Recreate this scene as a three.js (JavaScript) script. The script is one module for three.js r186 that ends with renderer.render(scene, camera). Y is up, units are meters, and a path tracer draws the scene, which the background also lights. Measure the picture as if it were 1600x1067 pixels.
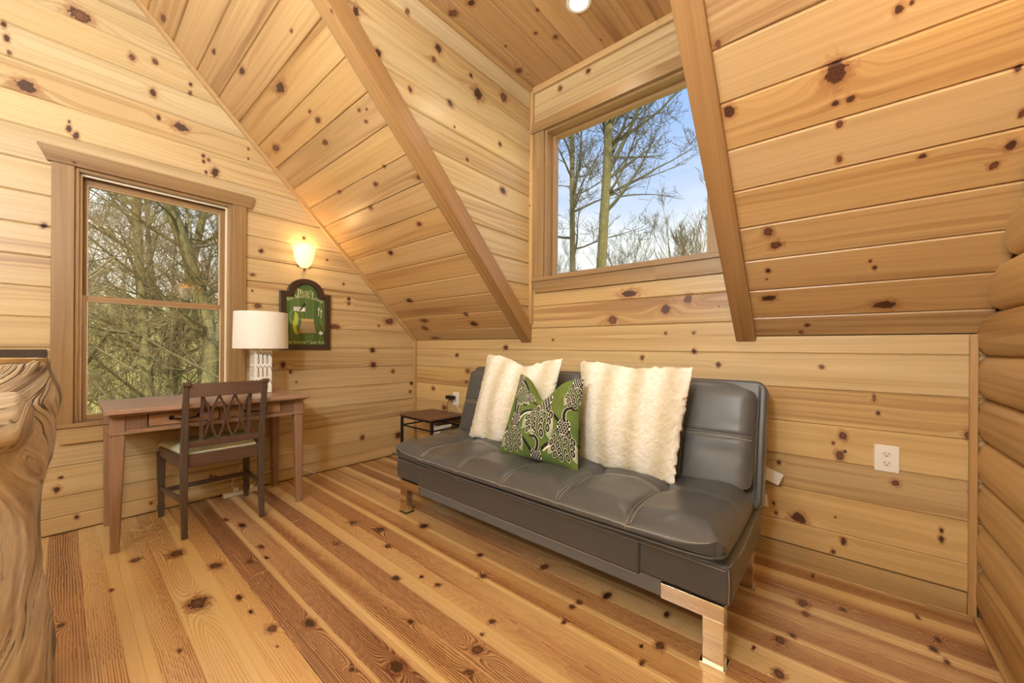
import * as THREE from 'three';
import { RoundedBoxGeometry } from 'three/addons/geometries/RoundedBoxGeometry.js';
import { mergeGeometries, toCreasedNormals } from 'three/addons/utils/BufferGeometryUtils.js';

// ------------------------------------------------------------------ camera, sky, sun, lights, exposure
const scene = new THREE.Scene();
const camera = new THREE.PerspectiveCamera(2 * Math.atan(533.5 / 598.5) * 180 / Math.PI, 1600 / 1067, 0.02, 400);
camera.rotation.order = 'YXZ';
camera.position.set(3.245, 1.05, 2.324);
camera.rotation.set(0, THREE.MathUtils.degToRad(40.515), THREE.MathUtils.degToRad(0.4));
camera.setViewOffset(1600, 1067, 0, -9.35, 1600, 1067);   // the lens is shifted a little upwards
camera.updateProjectionMatrix();

const renderer = new THREE.WebGLRenderer();
renderer.toneMapping = THREE.LinearToneMapping;
renderer.toneMappingExposure = 0.99;
renderer.shadowMap.enabled = true;

const LAMP = { main: 28, mainColor: new THREE.Color().setRGB(.79, .94, 1.06), sconce: .3, sconceColor: 0xffd596, spot: 3.2, rear: 7 };
const SKY_LEVEL = 1.4;
{ // late-winter sky: cream near the horizon, blue higher up, thin clouds
  const W = 1024, H = 512, data = new Float32Array(W * H * 4);
  const hash = (i, j) => { let h = Math.imul(i, 374761393) + Math.imul(j, 668265263); h = Math.imul(h ^ (h >>> 13), 1274126177); return ((h ^ (h >>> 16)) >>> 0) / 4294967295; };
  const vn = (x, y, px) => { const i = Math.floor(x), j = Math.floor(y); let a = x - i, b = y - j; a = a * a * (3 - 2 * a); b = b * b * (3 - 2 * b); const m = (k) => ((k % px) + px) % px;
    return (hash(m(i), j) * (1 - a) + hash(m(i + 1), j) * a) * (1 - b) + (hash(m(i), j + 1) * (1 - a) + hash(m(i + 1), j + 1) * a) * b; };
  const stops = [[-90, .62, .62, .56], [0, .80, .80, .74], [9, .84, .83, .76], [15, .70, .76, .78], [21, .42, .56, .78], [30, .28, .46, .80], [50, .26, .43, .78], [90, .26, .42, .76]];
  for (let j = 0; j < H; j++) {
    const el = (j + .5) / H * 180 - 90; let k = 0; while (k < stops.length - 2 && el > stops[k + 1][0]) k++;
    const t = Math.min(1, Math.max(0, (el - stops[k][0]) / (stops[k + 1][0] - stops[k][0])));
    for (let i = 0; i < W; i++) {
      const c = [1, 2, 3].map((q) => stops[k][q] * (1 - t) + stops[k + 1][q] * t);
      let n = 0, am = .5, f = 1; for (let o = 0; o < 4; o++) { n += am * vn(i / W * 24 * f, el / 5 * f + 40, 24 * f); am *= .5; f *= 2; }
      const cl = Math.min(1, Math.max(0, (n - .5) * 4)) * (el > 2 ? .5 : 0) * Math.min(1, Math.max(0, (34 - el) / 14));
      const o = (j * W + i) * 4; for (let q = 0; q < 3; q++) data[o + q] = SKY_LEVEL * (c[q] + ([.88, .86, .80][q] - c[q]) * cl); data[o + 3] = 1;
    }
  }
  const sky = new THREE.DataTexture(data, W, H, THREE.RGBAFormat, THREE.FloatType);
  sky.mapping = THREE.EquirectangularReflectionMapping; sky.magFilter = THREE.LinearFilter; sky.colorSpace = THREE.LinearSRGBColorSpace; sky.needsUpdate = true;
  scene.background = sky;
}
{ // hazy low sun behind the house, on the woods only
  const sun = new THREE.DirectionalLight(0xfff0d0, 10); sun.position.set(13, 15, 10); sun.castShadow = true; sun.shadow.radius = 4;
  sun.shadow.mapSize.set(2048, 2048); Object.assign(sun.shadow.camera, { left: -40, right: 40, top: 40, bottom: -40, near: 1, far: 120 });
  scene.add(sun); scene.add(sun.target);
}

// ------------------------------------------------------------------ helpers
let seedState = 1;
const seed = (s) => { seedState = s >>> 0 || 1; };
const rnd = () => { seedState = (seedState + 0x6D2B79F5) >>> 0; let t = seedState; t = Math.imul(t ^ (t >>> 15), t | 1); t ^= t + Math.imul(t ^ (t >>> 7), t | 61); return ((t ^ (t >>> 14)) >>> 0) / 4294967296; };
const rr = (a, b) => a + (b - a) * rnd();
const V = (x, y, z) => new THREE.Vector3(x, y, z);
const clamp = (x, a = 0, b = 1) => Math.min(b, Math.max(a, x));
const NT = new Float32Array(65536); seed(7); for (let i = 0; i < 65536; i++) NT[i] = rnd();
const noise = (x, y) => { // value noise 0..1
  const i = Math.floor(x), j = Math.floor(y); let a = x - i, b = y - j; a = a * a * (3 - 2 * a); b = b * b * (3 - 2 * b);
  const i0 = i & 255, i1 = (i + 1) & 255, j0 = (j & 255) << 8, j1 = ((j + 1) & 255) << 8;
  const p = NT[j0 | i0], q = NT[j1 | i0]; return (p + (NT[j0 | i1] - p) * a) * (1 - b) + (q + (NT[j1 | i1] - q) * a) * b;
};
const taken = {};
const numbered = (n) => { const k = taken[n] = (taken[n] ?? -1) + 1; return k ? n + '_' + String(k).padStart(3, '0') : n; };
function shadows(o) { o.traverse((m) => { if (m.isMesh) { m.castShadow = true; m.receiveShadow = true; } }); return o; }
function thing(name, label, category, pos = [0, 0, 0], turn = 0, group) {
  const o = new THREE.Group(); o.name = numbered(name); o.position.set(...pos); o.rotation.y = turn; o.userData = { label, category };
  if (group) o.userData.group = group; scene.add(o); return o;
}
function setting(name, label, category) { const o = thing(name, label, category); o.userData.kind = 'structure'; return o; }
function part(name, geo, mat, parent, label) {
  const list = Array.isArray(geo) ? geo : [geo];
  const m = new THREE.Mesh(list.length > 1 ? mergeGeometries(list.map((g) => { const h = g.index ? g.toNonIndexed() : g; for (const k of Object.keys(h.attributes)) if (!['position', 'normal', 'uv'].includes(k)) h.deleteAttribute(k); if (!h.attributes.uv) h.setAttribute('uv', new THREE.BufferAttribute(new Float32Array(h.attributes.position.count * 2), 2)); return h; })) : list[0], mat);
  m.name = name; m.castShadow = m.receiveShadow = true; if (label) m.userData.label = label; parent.add(m); return m;
}
function single(name, label, category, geo, mat, group) { const m = part(name, geo, mat, scene); m.name = numbered(name); m.userData = { label, category }; if (group) m.userData.group = group; return m; }
const box = (x0, x1, y0, y1, z0, z1, r = 0.003, seg = 1) => { // rounded box between limits, uv in metres
  const g = new RoundedBoxGeometry(x1 - x0, y1 - y0, z1 - z0, seg, Math.min(r, (x1 - x0) / 2.01, (y1 - y0) / 2.01, (z1 - z0) / 2.01));
  g.translate((x0 + x1) / 2, (y0 + y1) / 2, (z0 + z1) / 2); return metreUV(g);
};
function metreUV(g, along) { // box-projected uv in metres; the longest side runs along u
  g.computeBoundingBox(); const s = V(0, 0, 0); g.boundingBox.getSize(s); const ax = ['x', 'y', 'z'];
  const long = along ?? ax.reduce((a, b) => (s[b] > s[a] ? b : a)); const rest = ax.filter((a) => a !== long);
  const p = g.attributes.position, n = g.attributes.normal, uv = new Float32Array(p.count * 2);
  const get = (at, a, i) => (a === 'x' ? at.getX(i) : a === 'y' ? at.getY(i) : at.getZ(i));
  for (let i = 0; i < p.count; i++) {
    const across = Math.abs(get(n, rest[0], i)) > Math.abs(get(n, rest[1], i)) ? rest[1] : rest[0];
    uv[i * 2] = get(p, long, i); uv[i * 2 + 1] = get(p, across, i);
  }
  g.setAttribute('uv', new THREE.BufferAttribute(uv, 2)); return g;
}
function loft(secs, { caps = true, crease = 0.6, closed = true } = {}) { // sections of equal count, as arrays of Vector3
  const n = secs[0].length, pos = [], uv = [], idx = []; let run = 0;
  secs.forEach((s, k) => { if (k) run += s[0].distanceTo(secs[k - 1][0]); let q = 0; s.forEach((p, i) => { if (i) q += p.distanceTo(s[i - 1]); pos.push(p.x, p.y, p.z); uv.push(run, q); }); });
  for (let k = 0; k < secs.length - 1; k++) for (let i = 0; i < (closed ? n : n - 1); i++) { const a = k * n + i, b = k * n + (i + 1) % n, c = a + n, d = b + n; idx.push(a, b, d, a, d, c); }
  if (caps) for (const [s, f] of [[0, 1], [secs.length - 1, 0]]) { const c = V(0, 0, 0); secs[s].forEach((p) => c.addScaledVector(p, 1 / n)); const o = pos.length / 3; pos.push(c.x, c.y, c.z); uv.push(0, 0);
    for (let i = 0; i < n; i++) { const a = s * n + i, b = s * n + (i + 1) % n; f ? idx.push(o, b, a) : idx.push(o, a, b); } }
  const g = new THREE.BufferGeometry(); g.setAttribute('position', new THREE.Float32BufferAttribute(pos, 3)); g.setAttribute('uv', new THREE.Float32BufferAttribute(uv, 2)); g.setIndex(idx); g.computeVertexNormals();
  return toCreasedNormals(g, crease);
}
function bar(points, sizes, side = V(0, 0, 1), ch = 0.12) { // chamfered rectangular bar through points; sizes = [along side, across]
  const P = points.map((p) => (p.isVector3 ? p : V(...p))), secs = P.map((p, k) => {
    const t = V(0, 0, 0).subVectors(P[Math.min(k + 1, P.length - 1)], P[Math.max(k - 1, 0)]).normalize();
    const a = side.clone().addScaledVector(t, -side.dot(t)).normalize(), b = V(0, 0, 0).crossVectors(t, a);
    const [w, d] = (sizes[k] ?? sizes[sizes.length - 1]).map((x) => x / 2), c = Math.min(w, d) * ch * 2;
    return [[w - c, -d], [w, -d + c], [w, d - c], [w - c, d], [-w + c, d], [-w, d - c], [-w, -d + c], [-w + c, -d]].map(([x, y]) => p.clone().addScaledVector(a, x).addScaledVector(b, y));
  });
  return loft(secs, { crease: 0.5 });
}
const wire = (pts, r, seg = 24, sides = 6) => new THREE.TubeGeometry(new THREE.CatmullRomCurve3(pts.map((p) => (p.isVector3 ? p : V(...p)))), seg, r, sides);
const lathe = (prof, seg = 32, ph = 0, len = Math.PI * 2) => new THREE.LatheGeometry(prof.map(([r, y]) => new THREE.Vector2(r, y)), seg, ph, len);
function dataTex(W, H, px, repeat = true, srgb = true) {
  const t = new THREE.DataTexture(px, W, H, THREE.RGBAFormat); t.colorSpace = srgb ? THREE.SRGBColorSpace : THREE.NoColorSpace; t.magFilter = THREE.LinearFilter; t.minFilter = THREE.LinearMipmapLinearFilter; t.generateMipmaps = true;
  if (repeat) t.wrapS = t.wrapT = THREE.RepeatWrapping; t.needsUpdate = true; return t;
}

// ------------------------------------------------------------------ wood
// knots seen on each surface: along the boards, across, half length, half width (mm)
const KNOTS = {
  left: [2533,2695,10,18,2523,2629,12,21,2515,2558,8,14,2273,2911,53,39,2063,2797,17,25,1960,2829,15,22,1785,2777,10,14,1788,2720,10,14,1968,2628,18,26,2461,2414,42,35,2310,2293,7,11,2310,2254,12,19,2284,2226,14,22,1941,2485,12,17,1832,2472,41,28,1716,2333,10,14,1715,2294,10,14,1688,2313,10,14,1652,2238,25,32,1701,2225,10,14,1458,2479,8,10,1458,2409,8,10,1373,1755,17,19,1074,1917,15,16,1425,1571,20,14,1395,1344,29,19,1428,1454,8,9,701,1466,17,17,700,1427,17,17,747,1589,11,11,303,1292,55,31,822,1219,49,22,890,1775,11,11,410,1244,13,12,473,1017,25,24,465,880,32,30,258,812,21,19,567,224,24,24,60,598,19,16,46,681,23,19,196,184,36,32,1166,846,14,15,1123,763,9,10,1221,903,22,25,2345,249,16,18,2331,312,11,8,2271,73,10,15,1964,59,9,12,1662,151,11,13,1640,137,11,14,2396,1690,15,14],
  back: [2745,963,13,14,2317,992,16,16,2617,1035,14,15,601,976,26,17,1191,1049,28,21,747,837,33,23,732,740,25,17,261,648,30,19,426,480,37,24,3182,969,12,9,3363,838,6,17,3376,774,8,11,3636,716,13,20,3260,655,16,21,3226,617,7,9,3249,562,18,24,3267,583,7,9,3018,486,11,13,3431,478,16,14,3642,488,7,10,3099,232,35,27,3007,230,8,10,2998,276,8,10,3235,275,5,6,3565,317,7,11,3565,281,9,13,3264,172,13,18,3229,113,9,12,3419,80,6,9,3597,16,10,16,3166,18,7,9,1699,2927,22,21,1928,2946,20,20,2231,1395,63,25,2458,1284,34,34,2584,1335,28,29,2119,1233,36,33,2743,1281,6,7,2459,1143,11,11,2616,1140,10,11,1653,1108,11,9],
  slope: [3001,403,10,14,2993,358,5,7,3335,398,6,9,3349,365,7,12,2991,247,32,19,3388,173,40,24,3129,70,12,12,3105,26,10,13,2936,1322,11,11,3363,1213,10,13,3387,1217,5,6,3232,1111,30,38,3268,1021,12,11,2941,1108,21,24,3231,1022,13,9,3242,956,11,15,3241,838,10,14,3602,968,8,12,3628,843,8,13,3622,757,15,15,3598,701,12,13,3017,599,18,24,3039,529,22,19,1079,2215,16,8,684,2101,58,27,793,1923,20,9,814,1866,34,16,1195,1777,17,9,1193,1715,17,9,730,1754,31,17,927,1413,28,15,1330,1341,29,17,181,1905,56,22,715,1295,33,17,87,2740,41,16,320,2453,31,12,447,2292,44,17,348,248,59,23,957,180,48,28,937,286,26,20,271,155,48,32,312,29,69,17,-88,860,38,18,573,945,37,20,1080,1083,28,17,507,1475,26,12,1104,1479,19,10,357,482,44,27],
  cheek: [1404,2689,19,34,1283,2557,21,23,1110,2884,16,18,898,2811,28,28,930,2728,18,18,635,2792,17,15,571,2705,46,41,321,2810,40,34,803,2533,25,23,1090,2467,16,16,320,2152,34,25,357,2466,20,16,663,2240,16,14,771,2403,10,9],
  dceil: [839,1501,26,31,817,1631,22,25,230,1503,28,27,411,1788,14,13,456,1576,10,10,306,1866,20,17,535,1895,13,11],
  floor: [440,1684,43,14,600,1643,59,21,992,1849,45,32,1070,1729,29,19,1090,1667,28,11,953,1649,39,15,711,1952,58,38,1263,1964,73,45,1345,1845,31,13,1486,1840,23,10,1649,1817,33,23,1725,1716,40,21,1758,1835,11,5,2047,1711,17,11,2146,1611,43,32,2004,1459,21,15,1864,1480,8,5,1904,1247,21,17,1800,1257,18,14,1721,1339,29,20,1443,1210,32,21,1053,1200,51,29,1245,1138,45,29,1213,1377,35,19,1400,949,43,33,1527,2061,20,8,640,2091,36,24,1107,835,37,26,2176,826,23,29,2501,824,25,38,2434,937,16,18,2427,979,14,19,2733,772,14,24,2449,1075,13,17,2240,1253,18,18,2257,1325,13,11,2294,1387,31,29,2344,1468,19,17,2720,997,8,13,2750,1066,11,17,2769,951,25,27,1869,952,23,21,2008,1068,25,24,3137,329,28,39,3149,404,15,23,3260,268,16,21,3088,638,23,33,3121,581,16,21,3102,816,21,30,3021,744,7,15,3523,259,13,34,3503,331,17,26,3527,383,10,25,3485,135,8,22,3157,63,9,27,1039,2326,23,16,883,2187,21,9],
};
const PINE = { light: [212, 189, 145], mid: [192, 165, 120], dark: [151, 116, 78], knot: [70, 44, 34], halo: [150, 102, 68], line: 0 };
const HEART = { light: [226, 201, 150], mid: [191, 147, 105], dark: [104, 66, 46], knot: [62, 40, 32], halo: [124, 76, 50], line: 1 };
function woodTex({ u0, v0, w, h, W, H, joints, knots = [], pal, s = 1, strays = 0, tone = 0.5 }) {
  const ks = pal.line ? .62 : .8;
  seed(s * 977 + 5); const px = new Uint8Array(W * H * 4), B = [];
  for (let k = 0; k + 1 < joints.length; k++) {
    const b = { a: joints[k], b: joints[k + 1], so: rr(0, 200), tone: rr(-1, 1), warm: rr(-1, 1), c: rr(-.2, 1.2) * (joints[k + 1] - joints[k]), sl: rr(-.012, .012), F: rr(.8, 1.3), sap: rnd(), sapw: rr(.15, .42), kn: [] };
    for (let i = 0; i < knots.length; i += 4) { const kv = knots[i + 1] / 1000; if (kv > b.a - .03 && kv < b.b + .03) b.kn.push([knots[i] / 1000, kv, Math.max(.003, knots[i + 2] / 1000 * ks), Math.max(.003, knots[i + 3] / 1000 * ks), rnd()]); }
    for (let i = 0; i < strays; i++) { if (k % 2) continue; const r = rr(.003, .007); b.kn.push([rr(u0, u0 + w), rr(b.a + r, b.b - r), r * rr(1, 1.6), r, rnd()]); }
    B.push(b);
  }
  let bi = 0;
  for (let j = 0; j < H; j++) {
    const v = v0 + (j + .5) / H * h; while (bi < B.length - 1 && v > B[bi].b) bi++; const b = B[bi], vb = v - b.a, bw = b.b - b.a;
    for (let i = 0; i < W; i++) {
      const u = u0 + (i + .5) / W * w, U = u + b.so;
      let kd = 9, kt = 0, bump = 0;
      for (const k of b.kn) { const dx = (u - k[0]) / k[2]; if (dx > 9 || dx < -9) continue; const dy = (v - k[1]) / k[3], d2 = dx * dx + dy * dy * .9, e = dx * dx * .09 + dy * dy * .5; if (e < 9) bump += Math.exp(-e) * (k[3] * 1.6); const wob = 1 + .9 * (noise(U * 90, v * 90) - .5) + .4 * (noise(U * 300, v * 300) - .5); if (d2 * wob < kd) { kd = d2 * wob; kt = k[4]; } }
      const q = (Math.abs(vb - b.c) * .8 + b.sl * u + .03 * noise(U * .9, vb * 3 + b.so) + .006 * noise(U * 5, vb * 25) + bump) * b.F;
      let t, r, g, bl;
      if (pal.line) { // heart pine: dark late-wood lines, pale sap bands
        const ph = q * 150, fr = ph - Math.floor(ph), late = fr * fr * fr, fine = noise(q * 700, u * 3);
        const sapx = b.sap < .5 ? vb / bw : 1 - vb / bw, sap = clamp((b.sapw - sapx + .12 * (noise(U * 1.1, 5) - .5)) * 14) * .85;
        const broad = noise(U * .7, q * 18);
        t = clamp(.32 + .62 * late * (1 - .5 * sap) * (.5 + broad) + .2 * (fine - .5) + .5 * (broad - .5) + .16 * b.tone); t *= 1 - .8 * sap;
      } else {
        const s1 = noise(q * 95, U * 1.3), s2 = noise(q * 330, U * 2.2), broad = noise(U * .55, q * 13);
        t = clamp(.40 + .5 * (s1 - .5) * (.4 + broad) + .26 * (s2 - .5) + .5 * (broad - .5) + .17 * b.tone);
      }
      const A = t < .5 ? pal.light : pal.mid, C = t < .5 ? pal.mid : pal.dark, f = t < .5 ? t * 2 : t * 2 - 1;
      r = A[0] + (C[0] - A[0]) * f; g = A[1] + (C[1] - A[1]) * f; bl = A[2] + (C[2] - A[2]) * f;
      r += b.warm * 3; bl -= b.warm * 5;
      if (kd < 5) {
        if (kd < 1) { const ring = .5 + .5 * Math.sin(Math.sqrt(kd) * 16 + kt * 6), e = clamp((1 - kd) * 5), core = kt > .55 ? .45 * (1 - kd) : 0; const m = ring * .25 + core; for (const _ of [0]) { r += (pal.knot[0] + m * 90 - r) * e; g += (pal.knot[1] + m * 66 - g) * e; bl += (pal.knot[2] + m * 44 - bl) * e; } }
        else { const e = .75 * (1 - (kd - 1) / 4) ** 2 * (.55 + .6 * noise(U * 60, v * 200)); r += (pal.halo[0] - r) * e; g += (pal.halo[1] - g) * e; bl += (pal.halo[2] - bl) * e; }
      }
      const o = (j * W + i) * 4; px[o] = clamp(r, 0, 255); px[o + 1] = clamp(g, 0, 255); px[o + 2] = clamp(bl, 0, 255); px[o + 3] = 255;
    }
  }
  return dataTex(W, H, px);
}
const woodMat = (map, color = 0xffffff, roughness = 0.4, extra = {}) => new THREE.MeshPhysicalMaterial({ map, color, roughness, metalness: 0, ...extra });

// heights where the wall boards meet (all walls and the logs share them)
const JY = [0, .092, .202, .37, .53, .695, .861, 1.03, 1.195, 1.36, 1.524, 1.69, 1.856, 2.028, 2.203, 2.372, 2.541, 2.71, 2.878, 3.046, 3.214, 3.382, 3.55, 3.72];
const steps = (a, p, n) => Array.from({ length: n + 1 }, (_, k) => a + p * k);
const R2 = Math.SQRT2, KNEE = 1.115, XL = -0.03, XR = 3.685, RIDGE = 2.5, DEEP = 5.0, DX0 = 1.44, DX1 = 2.84, DTOP = 3.02, DZ = DTOP - KNEE;
const JS = [0, ...steps(.126, .1687, 20)].filter((s) => s < RIDGE * R2).concat(RIDGE * R2);
const JF = [-.1, ...steps(.015, .1185, 42)];
const JD = [DX0 - .05, ...steps(DX0 + .12, .168, 9)];
const TEX = {
  left: { u0: 0, v0: 0, w: 2.75, h: 3.65, W: 1376, H: 2048, joints: JY, knots: KNOTS.left, pal: PINE, s: 1, strays: 0 },
  back: { u0: XL, v0: 0, w: 3.72, h: 3.1, W: 1800, H: 1800, joints: JY, knots: KNOTS.back, pal: PINE, s: 2, strays: 0 },
  slope: { u0: XL, v0: 0, w: 3.72, h: 3.56, W: 1700, H: 1800, joints: JS, knots: KNOTS.slope, pal: PINE, s: 3, strays: 1 },
  cheek: { u0: 0, v0: 1.0, w: 2, h: 2.1, W: 900, H: 1200, joints: JY, knots: KNOTS.cheek, pal: PINE, s: 4, strays: 0 },
  dceil: { u0: 0, v0: 1.3, w: 2, h: 1.7, W: 900, H: 1000, joints: JD, knots: KNOTS.dceil, pal: PINE, s: 5, strays: 1 },
  floor: { u0: XL, v0: -.02, w: 3.74, h: 2.7, W: 2048, H: 1800, joints: JF, knots: KNOTS.floor, pal: HEART, s: 6, strays: 0 },
  trim: { u0: 0, v0: 0, w: 2.4, h: .8, W: 1024, H: 400, joints: steps(0, .1, 8), pal: PINE, s: 8, strays: 1 },
  log: { u0: 0, v0: 0, w: 3, h: 1.4, W: 1024, H: 512, joints: steps(0, .2, 7), pal: PINE, s: 9, strays: 1 },
};
for (const k of Object.keys(TEX)) TEX[k].map = woodTex(TEX[k]);
// cut a texture record loose: 1 uv unit = 1 metre
const metreMap = (rec) => { const t = rec.map.clone(); t.repeat.set(1 / rec.w, 1 / rec.h); t.needsUpdate = true; return t; };
const M = {
  left: woodMat(TEX.left.map, 0xffffff), back: woodMat(TEX.back.map, 0xfffaf0), slope: woodMat(TEX.slope.map, 0xf6e6d4, .38), cheek: woodMat(TEX.cheek.map, 0xffffff, .34), dceil: woodMat(TEX.dceil.map, 0xf2dcca, .38),
  floor: woodMat(TEX.floor.map, 0xffffff, .24, { clearcoat: .25, clearcoatRoughness: .12 }),
  trim: woodMat(metreMap(TEX.trim), 0xf4dfc4, .42), casing: woodMat(metreMap(TEX.trim), 0xc2b09c, .45), beam: woodMat(metreMap(TEX.trim), 0xd0b498, .4), sash: woodMat(metreMap(TEX.trim), 0xc9b39e, .4),
  log: woodMat(metreMap(TEX.log), 0xfff0dc, .42), rough: woodMat(metreMap(TEX.trim), 0xe6dac2, .7),
  core: new THREE.MeshStandardMaterial({ color: 0x9a7a58, roughness: .9 }),
};

// ------------------------------------------------------------------ the room shell, board by board
function clip(poly, nx, ny, c) { // keep nx*u + ny*v <= c
  const out = []; for (let i = 0; i < poly.length; i++) { const a = poly[i], b = poly[(i + 1) % poly.length], da = nx * a[0] + ny * a[1] - c, db = nx * b[0] + ny * b[1] - c;
    if (da <= 1e-9) out.push(a); if ((da < -1e-9 && db > 1e-9) || (da > 1e-9 && db < -1e-9)) { const t = da / (da - db); out.push([a[0] + (b[0] - a[0]) * t, a[1] + (b[1] - a[1]) * t]); } }
  return out.length > 2 ? out : [];
}
const band = (poly, v0, v1) => clip(clip(poly, 0, 1, v1), 0, -1, -v0), span = (poly, u0, u1) => clip(clip(poly, 1, 0, u1), -1, 0, -u0);
// frame: origin, directions of u, v and of the room side; rec: texture record; holes: [u0,u1,v0,v1]
function planks(parent, name, { o, U, Vd, N }, poly, joints, rec, mat, { holes = [], bev = .0065, dep = .008, thick = .02, butt = [] } = {}) {
  const flip = V(0, 0, 0).crossVectors(U, Vd).dot(N) < 0; let count = 0;
  for (let k = 0; k + 1 < joints.length; k++) {
    const a = joints[k], b = joints[k + 1]; let runs = [[-99, 99]];
    const cuts = (butt[k] ?? []); if (cuts.length) { const c = [-99, ...cuts, 99]; runs = c.slice(0, -1).map((x, i) => [x + (i ? .0006 : 0), c[i + 1] - (i < c.length - 2 ? .0006 : 0)]); }
    for (const [ra, rb] of runs) {
      const strip = span(band(poly, a, b), ra, rb); if (!strip.length) continue;
      const cutsV = [a, a + bev, b - bev, b]; for (const h of holes) for (const q of [h[2], h[3]]) if (q > a && q < b) cutsV.push(q); cutsV.sort((x, y) => x - y);
      const depth = (v) => -dep * Math.max(0, 1 - Math.min(v - a, b - v) / bev), pos = [], uv = [];
      const put = (p, d) => { const q = o.clone().addScaledVector(U, p[0]).addScaledVector(Vd, p[1]).addScaledVector(N, d); pos.push(q.x, q.y, q.z); uv.push((p[0] - rec.u0) / rec.w, (p[1] - rec.v0) / rec.h); };
      const tri = (p, q, r) => { for (const [x, d] of flip ? [p, r, q] : [p, q, r]) put(x, d); };
      for (let c = 0; c + 1 < cutsV.length; c++) {
        if (cutsV[c + 1] - cutsV[c] < 1e-5) continue; const m = (cutsV[c] + cutsV[c + 1]) / 2; let bits = [band(strip, cutsV[c], cutsV[c + 1])];
        for (const h of holes) if (m > h[2] && m < h[3]) bits = bits.flatMap((p) => (p.length ? [span(p, -99, h[0]), span(p, h[1], 99)] : []));
        for (const p of bits) { if (p.length < 3) continue;
          const top = p.map((x) => [x, depth(x[1])]), bot = p.map((x) => [x, -thick]);
          for (let i = 1; i + 1 < p.length; i++) { tri(top[0], top[i], top[i + 1]); tri(bot[0], bot[i + 1], bot[i]); }
          for (let i = 0; i < p.length; i++) { const n = (i + 1) % p.length; tri(top[i], bot[i], bot[n]); tri(top[i], bot[n], top[n]); }
        }
      }
      if (!pos.length) continue;
      const g = new THREE.BufferGeometry(); g.setAttribute('position', new THREE.Float32BufferAttribute(pos, 3)); g.setAttribute('uv', new THREE.Float32BufferAttribute(uv, 2)); g.computeVertexNormals();
      part(count ? name + '_' + String(count).padStart(3, '0') : name, g, mat, parent); count++;
    }
  }
}
const OUT = .16; // thickness of the shell behind the boards
const WIN1 = { z0: 1.555, z1: 2.288, y0: .605, y1: 2.046 }, WIN2 = { x0: 1.572, x1: 2.70, y0: 1.575, y1: 2.665 };
const hole1 = [WIN1.z0, WIN1.z1, WIN1.y0, WIN1.y1], hole2 = [WIN2.x0, WIN2.x1, WIN2.y0, WIN2.y1];
function prism(poly, d0, d1, { o, U, Vd, N }) { const pos = []; const P = (p, d) => o.clone().addScaledVector(U, p[0]).addScaledVector(Vd, p[1]).addScaledVector(N, d);
  const tri = (...q) => q.forEach((x) => pos.push(x.x, x.y, x.z)); const n = poly.length, A = poly.map((p) => P(p, d0)), B = poly.map((p) => P(p, d1));
  for (let i = 1; i + 1 < n; i++) { tri(A[0], A[i], A[i + 1]); tri(B[0], B[i + 1], B[i]); } for (let i = 0; i < n; i++) { const j = (i + 1) % n; tri(A[i], B[i], B[j]); tri(A[i], B[j], A[j]); }
  const g = new THREE.BufferGeometry(); g.setAttribute('position', new THREE.Float32BufferAttribute(pos, 3)); g.computeVertexNormals(); return g; }
function core(parent, frame, poly, hole) { // solid wall behind the boards
  let bits = [poly]; if (hole) bits = [span(poly, -99, hole[0]), span(poly, hole[1], 99), band(span(poly, hole[0], hole[1]), -99, hole[2]), band(span(poly, hole[0], hole[1]), hole[3], 99)];
  part('wall_core', bits.filter((b) => b.length).map((b) => prism(b, -.0201, -OUT, frame)), M.core, parent);
}
const X = V(1, 0, 0), Y = V(0, 1, 0), Z = V(0, 0, 1), UPS = V(0, 1, 1).normalize(), IN = V(0, -1, 1).normalize();
const gable = [[0, 0], [DEEP, 0], [DEEP, KNEE], [RIDGE, KNEE + RIDGE], [0, KNEE]];
{ const w = setting('wall_left', 'knotty pine board gable wall with the double-hung window', 'wall'), f = { o: V(XL, 0, 0), U: Z, Vd: Y, N: X };
  planks(w, 'board', f, gable, JY, TEX.left, M.left, { holes: [hole1] }); core(w, f, [[-.2, -.3], [DEEP + .2, -.3], [DEEP + .2, KNEE + .1], [RIDGE, KNEE + RIDGE + .2], [-.2, KNEE + .1]], hole1); }
{ const w = setting('wall_back', 'knotty pine board knee wall behind the futon, rising around the dormer window', 'wall'), f = { o: V(0, 0, 0), U: X, Vd: Y, N: Z };
  planks(w, 'board', f, [[XL, .092], [XR, .092], [XR, KNEE], [XL, KNEE]], JY, TEX.back, M.back);
  planks(w, 'dormer_board', f, [[DX0, KNEE], [DX1, KNEE], [DX1, DTOP], [DX0, DTOP]], JY, TEX.back, M.back, { holes: [hole2] });
  core(w, f, [[XL - .16, -.3], [XR + .16, -.3], [XR + .16, DTOP + .16], [XL - .16, DTOP + .16]], hole2); }
{ const w = setting('floor', 'glossy heart pine plank floor', 'floor'), f = { o: V(0, 0, 0), U: X, Vd: Z, N: Y };
  seed(31); const butt = JF.map((_, k) => (k % 3 === 1 ? [rr(.4, 3.2)] : []));
  planks(w, 'plank', f, [[XL, -.02], [XR, -.02], [XR, DEEP], [XL, DEEP]], JF, TEX.floor, M.floor, { bev: .0022, dep: .0018, thick: .02, butt });
  part('subfloor', box(XL - .1, XR + .1, -.3, -.0201, -.1, DEEP + .1), M.core, w); }
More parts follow.
